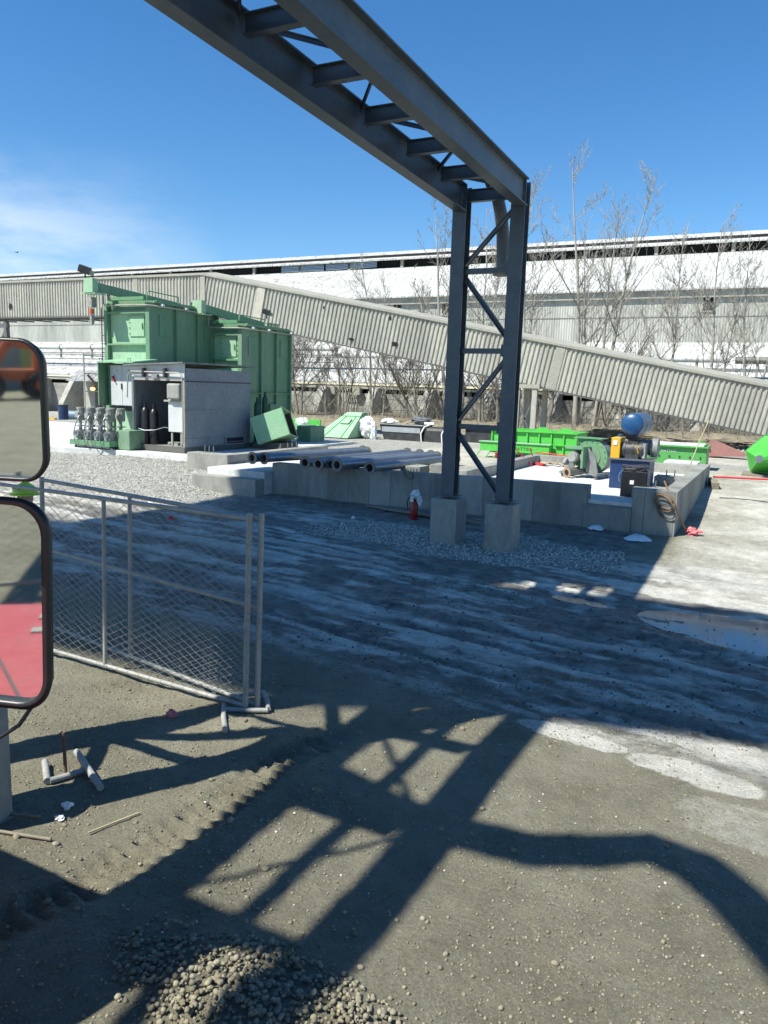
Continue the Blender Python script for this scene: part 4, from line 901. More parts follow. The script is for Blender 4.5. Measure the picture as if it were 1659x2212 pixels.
# ---------------------------------------------------------------- bright green troughs behind the pad
tr = thing('green_trough', 'bright green ribbed steel trough with lifting lugs behind the right gantry column', 'trough', (-8, 28.6, .55))
b = MB(); b.box(-9.6, -6.45, 27.6, 27.63, .80, 1.60); b.box(-9.6, -6.45, 29.2, 29.23, .80, 1.60); b.box(-9.6, -6.45, 27.63, 29.2, .80, .84); b.box(-6.48, -6.45, 27.63, 29.2, .80, 1.6); b.box(-9.6, -9.57, 27.63, 29.2, .8, 1.6); b.build('hopper_body', M['bright'], tr)
for k in range(8):
    x = -9.6+k*.45; b = MB(); b.box(x-.025, x+.025, 27.53, 27.6, .80, 1.60); b.build('rib', M['bright'], tr)
b = MB(); b.box(-9.66, -6.40, 27.50, 27.63, 1.60, 1.645); b.box(-9.66, -6.40, 29.2, 29.3, 1.60, 1.645); b.box(-6.5, -6.38, 27.63, 29.2, 1.60, 1.645); b.build('rim', M['bright'], tr)
b = MB(); b.prism([(-10.1, 27.2, .55), (-10.0, 27.55, 1.22), (-7.25, 27.55, 1.22), (-7.25, 27.2, 1.20), (-7.25, 27.2, .85), (-9.9, 27.2, .85)], (0, 0, .001))
b = MB(); b.box(-9.9, -7.30, 27.15, 27.50, .86, 1.18); lb = b.build('screw_box', M['bright'], tr)
b = MB(); b.box(-9.95, -7.25, 27.1, 27.5, 1.18, 1.21); b.build('box_lid', M['pale_green'], tr)
b = MB(); b.box(-7.2, -6.45, 27.50, 27.6, 1.16, 1.20); b.box(-9.6, -6.45, 27.52, 27.6, .78, .83); b.build('cross_rib', M['bright'], tr)
lettering('DI MATTEO', .17, (-8.86, 27.145, .94), (1, 0, 0), (0, 0, 1), M['letter_dark'], tr)
b = MB(); b.box(-6.445, -6.43, 28.1, 29.0, 1.1, 1.45); b.build('end_panel', M['trough'], tr)
for x in (-7.7, -6.85):
    b = MB(); b.prism([(x-.32, 27.62, 1.645), (x-.12, 27.62, 1.80), (x+.12, 27.62, 1.80), (x+.32, 27.62, 1.645)], (0, .03, 0)); b.build('lifting_lug', M['bright'], tr)
for x in (-9.9, -9.5, -9.2):
    b = MB(); b.bar((x, 27.2, .86), (x-.22, 27.1, .52), .07, .03); b.build('leg', M['bright'], tr)
for x in (-7.4, -6.6): b = MB(); b.box(x-.06, x+.06, 27.3, 29.2, .5, .80); b.build('skid', M['bright'], tr)
t3 = thing('green_trough', 'long mid green trough with white lettering right of the blue blower', 'trough', (-3.3, 28, .6))
b = MB(); b.box(-5.2, -2.15, 27.9, 27.93, .62, 1.36); b.box(-2.18, -2.15, 27.93, 29.0, .62, 1.36); b.box(-5.2, -2.15, 28.97, 29.0, .62, 1.36); b.box(-5.2, -2.18, 27.93, 28.97, .62, .7); b.build('trough_body', M['trough'], t3)
b = MB(); b.box(-5.2, -2.1, 27.8, 27.93, 1.36, 1.41); b.box(-2.2, -2.1, 27.93, 29.1, 1.36, 1.41); b.build('rim', M['trough'], t3)
b = MB(); b.box(-5.2, -2.25, 27.9, 29.0, 1.41, 1.46); b.build('pale_cover', M['plastic'], t3)
lettering('DI MATTEO', .12, (-3.78, 27.893, 1.17), (1, 0, 0), (0, 0, 1), M['letter'], t3)
for k in range(6): b = MB(); b.box(-4.0+k*.33, -3.96+k*.33, 27.87, 27.9, 1.0, 1.06); b.build('bolt_lug', M['dark'], t3)
g3 = thing('green_funnel', 'bright green faceted funnel lying on its side at the right edge', 'funnel', (-.35, 27, .6))
cx_, cy_, cz_ = -.1, 27.6, 1.28
apx = Vector((-.52, 26.75, 1.20)); ring = []
for k, (du, dz) in enumerate(((-.85, .1), (-.35, .62), (.15, .78), (.95, .5), (1.1, -.3), (.5, -.62), (-.65, -.55))): ring.append(Vector((cx_+du, cy_+.3*(du > 0), cz_+dz)))
b = MB(); n = len(ring); b.add(ring+[apx], [(k, n, (k+1) % n)[::-1] for k in range(n)]); b.add(ring+[p+Vector((.2, 1.0, 0)) for p in ring], [(k, (k+1) % n, n+(k+1) % n, n+k) for k in range(n)]); b.build('funnel_shell', M['bright'], g3)
b = MB()
for k in range(n): b.bar(ring[k], ring[(k+1) % n], .05, .05)
b.build('edge_frame', M['trough'], g3)
b = MB(); b.annulus(apx+Vector((0, -.02, 0)), (0, -1, 0), .05, .12, .05, 20); b.cyl(apx, apx+Vector((0, -.09, 0)), .05, n=12); b.build('hub', M['galv'], g3)
b = MB(); b.box(-1.0, 1.2, 27.2, 28.4, .35, .66); b.build('timber_bearer', M['wood'], g3)
# green and red roof bits and corrugated scrap behind
cs_ = thing('corrugated_scrap', 'row of dusty corrugated sheets lying along the bushes at right', 'sheets', (-2, 36, .6))
for k in range(4):
    b = MB(); b.corr((-4.4+k*1.9, 36.3+.3*(k % 2), .72), (1, 0, .01), (0, 1, .12), 2.2, 1.6, .2, .05); b.build('sheet', M['trim'], cs_)
b = MB(); b.prism([(-3.4, 34.5, .6), (-2.5, 34.5, 1.35), (-1.0, 34.5, .75)], (0, .6, 0)); o = b.build('peaked_lid', mat('faded_red', (.33, .16, .14), .7)); tag(o, 'faded red and green peaked lid behind the lettered trough', 'lid')
b = MB(); b.prism([(-4.0, 34.3, .8), (-2.9, 34.3, 1.28), (-2.6, 34.3, 1.18), (-3.2, 34.3, .8)], (0, .15, 0)); o = b.build('green_plate', M['trough']); tag(o, 'green plate leaning left of the faded red lid', 'plate')

# ---------------------------------------------------------------- wedge hopper, wrapped skid and junk in the middle distance
wz = .5
wd = thing('wedge_hopper', 'pale green wedge shaped hopper with a hatch standing before the white wrapped skid', 'hopper', (-19, 32.5, wz))
b = MB(); A = [(-19.9, 31.6, wz+.15), (-18.05, 31.6, wz+.15), (-18.45, 32.9, 1.72), (-19.1, 32.9, 1.72)]; B = [(-19.9, 33.4, wz+.15), (-18.05, 33.4, wz+.15), (-18.45, 33.2, 1.72), (-19.1, 33.2, 1.72)]
A = [(-19.95, 31.5, wz+.15), (-18.1, 31.5, wz+.15), (-18.1, 32.9, 1.82), (-18.95, 32.9, 1.82)]; B = [(-19.95, 33.6, wz+.15), (-18.1, 33.6, wz+.15), (-18.1, 33.4, 1.82), (-18.95, 33.4, 1.82)]
b.add(A+B, [(0, 1, 2, 3), (5, 4, 7, 6), (1, 5, 6, 2), (4, 0, 3, 7), (3, 2, 6, 7), (1, 0, 4, 5)]); b.build('hopper_shell', M['pale_green'], wd)
def onface(s, t, off=.012):
    p = Vector(A[0]).lerp(Vector(A[1]), s).lerp(Vector(A[3]).lerp(Vector(A[2]), s), t); n_ = (Vector(A[1])-Vector(A[0])).cross(Vector(A[3])-Vector(A[0])).normalized(); return p+n_*off
b = MB(); b.prism([onface(.38, .52), onface(.72, .52), onface(.72, .70), onface(.38, .70)], (0, -.05, .05)); b.build('hatch', M['pale_green'], wd)
for s0, t0, s1, t1 in ((0, .84, 1, .84), (.28, 0, .28, .84), (.8, 0, .8, .84)): b = MB(); b.bar(onface(s0, t0), onface(s1, t1), .03, .03); b.build('seam', M['trough'], wd)
b = MB(); b.box(-19.6, -18.3, 31.7, 33.4, wz-.1, wz+.15); b.build('pallet', M['wood'], wd)
dz_ = thing('wrapped_skid', 'dark grey steel skid partly wrapped in clear plastic with loose scraps on top', 'skid', (-16, 33.3, .5))
b = MB(); b.prism([(-17.2, 33.0, 1.32), (-14.95, 33.0, 1.32), (-14.95, 33.0, .62), (-16.9, 33.0, .5)], (0, 1.2, 0)); b.build('skid_body', M['dark'], dz_)
b = MB(); b.box(-14.94, -13.6, 33.05, 34.2, .45, 1.28); b.build('skid_end', M['dark'], dz_, bevel=.15)
b = MB(); b.box(-17.05, -15.05, 32.975, 32.992, .98, 1.22); b.build('plastic_film', mat('clear_film', (.33, .37, .39), .25), dz_)
b = MB(); b.box(-17.25, -14.9, 32.95, 34.25, 1.32, 1.36); b.build('rim', M['motor'], dz_)
for x in (-14.95, -13.9): b = MB(); b.tube([(x, 33.0, .45), (x-.05, 33.0, 1.0), (x+.12, 33.0, 1.3), (x+.3, 33.4, 1.4)], .035, 6); b.build('white_strap', M['paper'], dz_)
for c, s, sc, m, lab in (((-17.7, 32.7, 1.15), .42, (1.1, .6, 1.1), M['plastic'], 'white plastic sheet bundled at the left end of the dark skid'), ((-17.35, 32.65, .8), .30, (.55, .5, 1.6), M['plastic'], 'white plastic sheet hanging down the front of the skid'),
                          ((-16.8, 33.2, 1.48), .24, (1.6, .8, .5), M['plastic'], 'white plastic folds on the skid top left'), ((-15.3, 33.6, 1.55), .34, (1.7, .8, .5), mat('grey_tarp', (.11, .13, .14), .7), 'dark grey tarpaulin heap on top of the skid')):
    o = crumple(c, s, sc, int(s*100)+int(-c[0]), 18, 12, .22).build('plastic_sheet', m); tag(o, lab, 'sheet', 'sheeting on the wrapped skid')
rr_ = random.Random(9)
for k, (x, lab) in enumerate(((-16.1, 'tan cardboard scrap on the skid beside the tarpaulin'), (-15.9, 'folded cardboard in the middle of the skid top'), (-14.7, 'white foam block at the skid centre right'), (-13.9, 'long pale timber offcut sticking up at the skid right end'))):
    b = MB(); M4 = Matrix.Translation((x, 33.3, 1.46)) @ Matrix.Rotation(rr_.random()*2, 4, 'Z') @ Matrix.Rotation(.5-rr_.random(), 4, 'Y'); b.box(-.25, .25, -.08, .08, -.05, .05, M4); o = b.build('scrap_piece', M['cardboard'] if k != 2 else M['paper']); tag(o, lab, 'scrap', 'scraps on the wrapped skid')
b = MB(); b.box(-13.4, -10.6, 34.6, 35.4, .45, 1.25); b.box(-13.45, -10.5, 34.5, 35.5, 1.25, 1.32); o = b.build('dark_skid', M['dark']); tag(o, 'long dark steel skid seen between the two gantry columns', 'skid')
gt = thing('frame_heap', 'heap of low bright green channel frames right of the big green filters', 'frames', (-21.5, 33, .5))
for (x0, x1, y0, y1, z0, z1, m) in ((-22.9, -19.9, 32.0, 32.1, .45, .72, 'bright'), (-22.9, -21.0, 32.6, 32.7, .65, .95, 'bright'), (-23.3, -21.3, 34.2, 34.3, .9, 1.3, 'bright'), (-20.0, -19.95, 32.1, 33.6, .45, .72, 'trough'), (-20.7, -20.1, 35.0, 35.1, .9, 1.4, 'bright'), (-20.7, -20.2, 31.8, 32.6, .3, .6, 'dark')):
    b = MB(); b.box(x0, x1, y0, y1, z0, z1); b.build('frame_channel', M[m], gt)
for x in (-22.5, -21.8, -21.1):
    b = MB(); b.prism([(x-.3, 32.3, .85), (x, 32.3, 1.12), (x+.3, 32.3, .85)], (0, .8, 0)); b.build('vee_plate', M['pale_green'], gt)
for c, s, m, lab in (((-22.4, 32.9, 1.15), .22, M['cardboard'], 'brown paper crumple in the green frames'), ((-21.7, 33.1, 1.2), .28, M['plastic'], 'white plastic crumple on the green frames'), ((-20.5, 32.6, .95), .2, M['plastic'], 'clear plastic lump at the right end of the green frames')):
    o = crumple(c, s, (1.2, .9, .7), int(s*100)+3).build('packing_scrap', m); tag(o, lab, 'scrap', 'packing on the green frames')

# ---------------------------------------------------------------- big green filter housings
def filter_unit(label, u1, v0, v1, wfront, z0, z1, mono_z, door, seed):
    """u1: right side plane, v0..v1 depth, wfront: width of the lit gable front"""
    t = thing('filter_housing', label, 'filter housing', (u1-wfront/2, (v0+v1)/2, z0), 'green filter housings on the slab')
    ul = u1-wfront; zr = z1-.18
    b = MB(); b.prism([(ul, v0, z0), (u1, v0, z0), (u1, v0, zr), (ul, v0, z1)], (0, v1-v0, 0)); b.build('housing_body', M['green'], t)
    b = MB(); b.prism([(ul+.16, v0-.004, z0+.1), (u1-.17, v0-.004, z0+.1), (u1-.17, v0-.004, zr-.32), (ul+.16, v0-.004, zr-.32)], (0, -.012, 0)); b.build('front_plate', M['pale_green'] if seed == 2 else M['green_lit'], t)  # front lighter than the sides, sunlight put into its colour
    # frame members of the front
    for x0, x1 in ((ul-.02, ul+.14), (u1-.15, u1+.03)):
        b = MB(); b.box(x0, x1, v0-.16, v0-.017, z0, zr-.05); b.build('front_post', M['green'], t)
    zm = z0+(zr-z0)*.70
    for z in (zm, zr-.42):
        b = MB(); b.box(ul+.14, u1-.15, v0-.16, v0-.017, z, z+.06); b.build('front_beam', M['green'], t)
    # bolted door on the front
    b = MB(); b.box(u1-1.0, u1-.32, v0-.05, v0-.0165, zr-1.20, zr-.50); dd = b.build('access_door', M['green_lit'], t)
    b = MB()
    for k in range(4):
        for s in (0, 1): b.box(u1-1.02+s*.70, u1-.98+s*.70, v0-.075, v0-.05, zr-1.12+k*.19, zr-1.08+k*.19)
    b.box(u1-.40, u1-.37, v0-.09, v0-.05, zr-.95, zr-.75); b.build('door_clips', M['green'], dd)
    # side ribs and panels
    L = v1-v0; n = 3
    for k in range(1, n):
        y = v0+L*k/n; b = MB(); b.box(u1, u1+.12, y-.035, y+.035, z0, zr-.1); b.build('side_rib', M['green'], t)
    b = MB(); b.box(u1, u1+.14, v1-.08, v1, z0, zr-.02); b.box(u1, u1+.14, v0, v1-.085, zr-.06, zr+.0); b.build('side_rim', M['green'], t)
    b = MB(); b.box(u1, u1+.10, v0+.02, v1-.09, z0+1.95, z0+1.99); b.build('side_rail', M['green'], t)
    for y in (v0+L*.17, v0+L*.86):
        b = MB(); b.box(u1, u1+.035, y-.25, y+.25, zr-1.15, zr-.45); b.build('side_hatch', M['green'], t)
    b = MB(); b.box(u1, u1+.09, v0+L*.6-.2, v0+L*.6+.25, z0+.75, z0+1.55); b.box(u1+.09, u1+.11, v0+L*.6-.2, v0+L*.6+.25, z0+1.2, z0+1.26); b.build('louvre_box', M['green'], t)
    b = MB(); b.box(u1, u1+.09, v0+L*.85-.2, v0+L*.85+.15, z0+.6, z0+1.0); b.build('louvre_box', M['green'], t)
    # roof pipe along the eave
    b = MB(); b.tube([(ul+.1, v0-.28, z1+.45), (ul+.1, v0-.28, zr-.08), (ul+.2, v0-.28, zr-.14), (u1-.05, v0-.26, zr-.16), (u1+.17, v0-.2, zr-.17), (u1+.17, v1, zr-.17)], .028, 8); b.build('conduit', M['gallery'], t)
    b = MB(); b.box(ul+.35, u1-.05, v0-.34, v0-.18, zr+.02, zr+.13); b.build('cable_tray', M['green_rust'], t)
    for y in (v0+.35, v0+L*.45, v0+L*.95): b = MB(); b.box(u1+.12, u1+.24, y-.05, y+.05, zr-.14, zr-.08); b.build('eave_lamp', M['paper'], t)
    # overhead monorail beam with end plate
    mu = ul+.25
    b = MB(); b.prism([(mu-.08, v0-.75, mono_z-.36), (mu-.08, v1, z1-.12), (mu-.08, v1, z1+.16), (mu-.08, v0-.75, mono_z-.06)], (.16, 0, 0)); b.build('monorail_beam', M['green'], t)
    b = MB(); b.box(mu-.30, mu+.12, v0-1.0, v0-.75, mono_z-.42, mono_z+.06); b.prism([(mu-.42, v0-.98, mono_z-.46), (mu+.2, v0-.98, mono_z-.46), (mu+.2, v0-.98, mono_z-.42), (mu-.42, v0-.98, mono_z-.42)], (0, .5, 0)); b.build('hoist_end', M['green_lit'], t)
    b = MB(); b.tube([(u1-.25, v0+.05, zr+.02), (u1-.25, v0+.05, zr+.30), (u1-.22, v0+.1, zr+.36), (u1-.12, v0+1.5, zr+.30), (u1-.12, v0+1.5, zr+.05)], .02, 8); b.build('roof_handrail', M['green_rust'], t)
    b = MB(); b.box(u1-.55, u1+.05, v0+.2, v1-.1, zr-.02, zr+.05); b.build('roof_edge', M['green'], t)
    b = MB()
    for k in range(8): b.box(u1-.5+.02, u1-.46, v1-.9+k*.1, v1-.85+k*.1, zr+.10, zr+.22)
    b.box(u1-.52, u1-.42, v1-.95, v1-.1, zr+.22, zr+.25); b.build('roof_grating', M['green_rust'], t)
    b = MB()
    for s in (0, .28):
        b.cyl((ul-.15, v0-.15+s, z0), (ul-.15, v0-.15+s, zr-.2), .02, n=6)
    for k in range(13): b.cyl((ul-.15, v0-.15, z0+.3+k*.3), (ul-.15, v0+.13, z0+.3+k*.3), .014, n=5)
    b.build('ladder', M['flange'], t)
    return t
M['green_lit'] = mat('worn_lit_green_paint', (.30, .48, .31), .55, 0, (.36, .40, .28), 1.4, .8, stretch=(1.6, 1.6, .3), drange=(.5, .7))  # same green lightened to hold the sunlit tone, plus worn patches
f1 = filter_unit('larger left green filter housing behind the grey cabin, with an orange beacon', -19.98, 20.83, 24.3, 2.12, .70, 5.95, 6.42, 0, 1)
f2 = filter_unit('smaller right green filter housing with ribbed side, next to the pipes', -18.42, 24.0, 27.05, 1.55, .70, 5.42, 5.98, 0, 2)
b = MB(); b.cyl((-22.32, 20.3, 5.32), (-22.32, 20.3, 5.50), .085, n=14); o = b.build('beacon_light', M['orange']); tag(o, 'orange beacon on the top left corner of the larger green filter housing', 'beacon')
b = MB(); b.box(-22.42, -22.2, 20.2, 20.42, 5.55, 5.9); b.bar((-22.32, 20.3, 5.3), (-22.32, 20.3, 4.95), .1, .1); b.build('beacon_bracket', M['motor'], o)
def floodlight(p, lab, s=1):
    t = thing('floodlight', lab, 'floodlight', p, 'floodlights on the filter housings'); p = Vector(p)
    b = MB(); b.cyl(p, p+Vector((0, 0, .22*s)), .025, n=8); b.build('bracket', M['dark'], t)
    M4 = Matrix.Translation(p+Vector((-.02, 0, .34*s))) @ Matrix.Rotation(.35, 4, 'Y') @ Matrix.Rotation(.5, 4, 'Z'); b = MB(); b.box(-.20*s, .20*s, -.1*s, .1*s, -.12*s, .12*s, M4); b.build('lamp_head', M['dark'], t)
    b = MB(); M5 = M4 @ Matrix.Translation((.24*s, 0, -.02)); b.box(-.04, .08*s, -.07*s, .07*s, -.09*s, .07*s, M5); b.build('ballast', M['motor'], t)
floodlight((-22.2, 19.95, 6.45), 'dark floodlight on top of the larger filter housing hoist end')
floodlight((-18.8, 26.0, 5.62), 'dark floodlight on the roof of the smaller filter housing', .8)

# ---------------------------------------------------------------- white switch cabinet under a green hood
sc = thing('switch_cabinet', 'white two-door switch cabinet under a green hood left of the grey cabin', 'cabinet', (-21.1, 20.3, .7))
b = MB(); b.box(-21.32, -19.6, 20.05, 20.6, 2.12, 3.55); b.build('cabinet_body', M['green'], sc)
for x in (-21.16, -20.60): b = MB(); b.box(x, x+.545, 20.0, 20.045, 2.14, 3.52); d_ = b.build('door', M['white_panel'], sc, bevel=.006); b = MB(); b.prism([(x+.28, 19.995, 3.32), (x+.36, 19.995, 3.32), (x+.32, 19.995, 3.40)], (0, .004, 0)); b.build('warning_mark', M['motor'], d_)
b = MB(); b.box(-20.63, -20.60, 19.96, 19.999, 2.7, 2.9); b.build('handle', M['dark'], sc)
b = MB(); b.box(-21.02, -20.96, 19.93, 19.999, 3.05, 3.15); b.bar((-20.98, 19.95, 3.08), (-20.90, 19.95, 2.95), .05, .04); b.build('rotary_switch', M['ext_red'], sc)
b = MB(); b.prism([(-21.42, 19.62, 3.60), (-21.42, 20.8, 3.74), (-19.7, 20.8, 3.74), (-19.7, 19.62, 3.60)], (0, 0, .04)); b.build('hood_roof', M['pale_green'], sc)
b = MB(); b.box(-21.40, -21.36, 19.65, 20.8, 2.12, 3.598); b.prism([(-19.74, 19.65, 3.3), (-19.74, 20.8, 3.3), (-19.74, 20.8, 3.72), (-19.74, 19.65, 3.6)], (.04, 0, 0)); b.box(-21.39, -19.72, 20.62, 20.66, 2.12, 3.6); b.build('hood_side', M['green'], sc)
for x in (-21.3, -19.8): b = MB(); b.box(x-.05, x+.05, 20.2, 20.3, .7, 2.12); b.build('stand_leg', M['green'], sc)
b = MB(); b.box(-21.3, -19.7, 20.15, 20.5, 1.95, 2.10); b.build('cable_duct', M['dark'], sc)
for k in range(2): b = MB(); x = -21.25+k*1.35; b.tube([(x, 19.6, 3.66), (x, 19.6, 3.74), (x+.12, 19.6, 3.74), (x+.12, 19.6, 3.66)], .012, 6); b.build('lifting_eye', M['dark'], sc)

# ---------------------------------------------------------------- pump skid
ps = thing('pump_skid', 'green skid crowded with dusty grey motors and pumps left of the cabin', 'pumps', (-20.6, 18.9, .7))
b = MB(); b.box(-21.62, -19.75, 18.55, 18.68, .80, .97); b.box(-21.62, -19.75, 19.7, 19.8, .80, .97); b.box(-21.62, -21.52, 18.68, 19.7, .80, .97); b.box(-19.85, -19.75, 18.68, 19.7, .8, .97); b.build('base_frame', M['green_rust'], ps)
b = MB(); b.box(-21.5, -19.9, 18.65, 18.75, .70, .80); b.box(-21.5, -19.9, 19.6, 19.7, .70, .80); b.build('foot_rail', M['dark'], ps)
b = MB(); b.box(-19.74, -19.2, 18.9, 19.7, .72, 1.36); b.build('oil_tank', M['green'], ps, bevel=.02)
b = MB(); b.box(-21.5, -19.8, 18.8, 19.7, .97, 1.0); b.build('deck_plate', M['motor'], ps)
for i in range(4):
    x = -21.38+i*.46
    for j, y in enumerate((18.82, 19.3)):
        b = MB(); b.cyl((x, y+.02, 1.0), (x, y+.02, 1.30), .15, n=14); b.box(x-.13, x+.13, y-.13, y+.17, 1.0, 1.16); b.cyl((x, y-.16, 1.18), (x, y+.1, 1.18), .10, n=14); g_ = b.build('gear_motor', M['motor'], ps)
        b = MB(); b.annulus((x, y-.165, 1.18), (0, -1, 0), .04, .11, .02, 16); b.build('flange', M['galv'], g_)
        b = MB(); b.cyl((x, y, 1.30), (x, y, 1.62), .055, n=14); b.annulus((x, y, 1.42), (0, 0, 1), .09, .155, .03, 16); b.build('coupling', M['motor'], ps)
        b = MB(); b.cyl((x-.02, y+.05, 1.62), (x-.02, y+.05, 2.0), .125, n=14); b.cyl((x-.02, y+.05, 2.0), (x-.02, y+.05, 2.06), .14, n=14)
        for k in range(10): a = k*math.pi/5; b.bar((x-.02+.125*math.cos(a), y+.05+.125*math.sin(a), 1.68), (x-.02+.125*math.cos(a), y+.05+.125*math.sin(a), 1.98), .015, .015)
        m_ = b.build('motor', M['motor'], ps)
        b = MB(); b.box(x-.08, x+.08, y-.16, y-.06, 1.72, 1.88); b.build('terminal_box', M['motor'], m_)
for i in range(4):
    x = -21.25+i*.46 if i < 2 else -21.25+(i)*.40
    b = MB(); b.tube([(x+.1, 18.75, 1.85), (x+.14, 18.55, 1.80), (x+.02, 18.48, 1.5), (x-.05, 18.45, 1.2), (x, 18.45, .9), (x+.12, 18.46, .78), (x+.3, 18.6, .76)], .017, 7); b.build('cable', M['galv'], ps)

# ---------------------------------------------------------------- grey cabin
HU0, HU1, HV0, HV1, HZ0, HZ1 = -19.55, -17.28, 19.42, 22.9, .70, 3.46
cab = thing('grey_cabin', 'open grey sheet metal cabin with a flat overhanging roof on the slab', 'cabin', (-18.4, 21, .7))
b = MB(); b.box(HU1-.04, HU1, HV0+.07, HV1, HZ0+.20, HZ1); b.build('side_wall', M['grey_panel'], cab)
for z in (3.02, 2.08, 1.14):
    b = MB(); b.box(HU1, HU1+.02, HV0+.02, HV1, z, z+.035); b.build('panel_seam', M['dark'] if z > 3 else M['grey_panel'], cab)
b = MB()
for y in (HV0+.6, HV0+1.6, HV0+2.6):
    for z in (2.95, 2.0): b.cyl((HU1+.001, y, z), (HU1+.012, y, z), .014, n=8)
rv = b.build('rivets', M['dark'], cab)
b = MB(); b.box(HU1-.02, HU1+.03, 21.45, 22.55, .88, 1.18); wn = b.build('vent_window', M['grey_panel'], cab); b = MB(); b.box(HU1+.03, HU1+.034, 21.53, 22.47, .93, 1.13); b.build('vent_opening', M['hole'], wn); b = MB(); b.box(HU1+.034, HU1+.045, 21.5, 22.5, .98, 1.0); b.build('vent_bar', M['grey_panel'], wn)
b = MB(); b.box(HU0, HU0+.04, HV0+.07, HV1, HZ0+.12, HZ1-.1); b.build('side_wall', M['grey_panel'], cab)
b = MB(); b.prism([(HU0-.22, HV0-.18, 3.50), (HU1+.10, HV0-.18, 3.60), (HU1+.10, HV1+.25, 3.62), (HU0-.22, HV1+.25, 3.52)], (0, 0, .05)); b.build('roof', M['steel2'], cab)
b = MB(); b.prism([(HU0, HV0, 3.10), (HU1, HV0, 3.10), (HU1, HV0, 3.60), (HU0, HV0, 3.50)], (0, .04, 0)); b.build('fascia', M['white_panel'], cab)
b = MB(); b.box(HU0, HU0+.07, HV0, HV0+.07, HZ0+.2, 3.12); b.box(HU1-.07, HU1+.005, HV0, HV0+.07, HZ0+.2, 3.12); b.box(HU0+.07, HU1-.07, HV0, HV0+.07, 3.04, 3.098); b.build('door_frame', M['trim'], cab)
b = MB(); b.box(HU0-.02, HU1+.01, HV0-.03, HV0+.10, HZ0+.02, HZ0+.20); b.box(HU1-.09, HU1+.012, HV0+.101, HV1+.1, HZ0+.02, HZ0+.199); b.box(HU0-.02, HU0+.08, HV0+.101, HV1+.1, HZ0+.02, HZ0+.199); b.build('base_channel', M['shed_dark'], cab)
b = MB(); b.box(HU0+.081, HU1-.091, HV0+.101, HV1, HZ0+.12, HZ0+.18); b.build('floor_plate', M['concrete'], cab)
b = MB(); b.tube([(HU0-.18, HV0-.05, 2.45), (HU0-.16, HV0-.06, 2.8), (HU0-.10, HV0-.08, 3.2), (HU0+.05, HV0-.10, 3.32), (HU1-.15, HV0-.10, 3.30), (HU1-.03, HV0-.10, 3.25), (HU1-.0, HV0-.09, 3.05), (HU1-.02, HV0-.06, 1.0)], .022, 8); b.build('conduit', M['gallery'], cab)
for x in (-18.95, -18.02): b = MB(); b.box(x-.04, x+.04, HV0-.14, HV0-.002, 3.14, 3.44); b.build('hook_bracket', M['dark'], cab)
b = MB(); b.box(-18.6, -18.35, HV0-.10, HV0-.002, 3.12, 3.24); b.build('latch_box', M['steel2'], cab)
b = MB(); b.box(HU0-.015, HU0+.07, HV0-.015, HV0+.0, HZ0+.2, 3.1); b.build('open_door_edge', M['galv'], cab)
hp = thing('hanging_panel', 'pale electrical panel with a bulging grey box hung in the cabin doorway', 'panel', (-17.75, 19.6, 1.2))
b = MB(); b.box(-18.06, -17.42, 19.52, 19.62, 1.38, 2.72); b.build('panel_plate', M['white_panel'], hp)
b = MB(); b.box(-17.98, -17.44, 19.34, 19.519, 2.44, 2.96); b.build('bulging_box', M['motor'], hp, bevel=.06)
b = MB(); b.box(-18.2, -17.36, 19.46, 19.515, 2.36, 2.42); b.build('support_bar', M['trim'], hp)
for x in (-17.95, -17.55): b = MB(); b.box(x-.03, x+.03, 19.55, 19.6, .9, 1.38); b.build('leg', M['trim'], hp)
for k, (x, lab) in enumerate(((-19.28, 'left dark gas cylinder standing in the cabin doorway'), (-18.98, 'right dark gas cylinder standing in the cabin doorway'))):
    t = thing('gas_cylinder', lab, 'gas cylinder', (x, 19.72+.1*k, .9), 'dark gas cylinders'); y = 19.72+.1*k
    b = MB(); b.tube([(x, y, .88), (x, y, 1.95-.05*k), (x, y, 2.08-.05*k), (x, y, 2.14-.05*k)], [.15, .15, .11, .05], 20); b.build('cylinder_body', M['black'], t)
    b = MB(); b.tube([(x, y, 2.13-.05*k), (x, y, 2.17-.05*k), (x, y, 2.29-.05*k)], [.06, .062, .05], 12); b.build('valve_cap', M['black'], t)
b = MB(); b.tube([(-19.45, 19.53, 1.42), (-19.13, 19.52, 1.36), (-18.80, 19.66, 1.38), (-18.4, 19.7, 1.5), (-17.9, 19.7, 1.42)], .018, 6); o = b.build('chain', M['galv']); tag(o, 'slack chain holding the gas cylinders across the cabin doorway', 'chain')
for k, (y, h, lab) in enumerate(((23.2, 1.55, 'shorter dark green gas cylinder at the right rear corner of the cabin'), (23.55, 1.75, 'taller dark green gas cylinder at the right rear corner of the cabin'))):
    x = -17.18+.1*k; t = thing('gas_cylinder', lab, 'gas cylinder', (x, y, .7), 'dark gas cylinders')
    b = MB(); b.tube([(x, y, .70), (x, y, .7+h), (x, y, .82+h), (x, y, .88+h)], [.115, .115, .08, .04], 18); b.build('cylinder_body', mat('cylinder_green', (.02, .07, .045), .4), t)
    b = MB(); b.tube([(x, y, .87+h), (x, y, 1.0+h)], [.045, .04], 10); b.build('valve_cap', M['dark'], t)
o = MB().box(-18.55, -18.1, 20.0, 20.3, .881, .98).build('tool_crate', M['motor'], bevel=.01); tag(o, 'small grey crate on the cabin floor', 'crate')
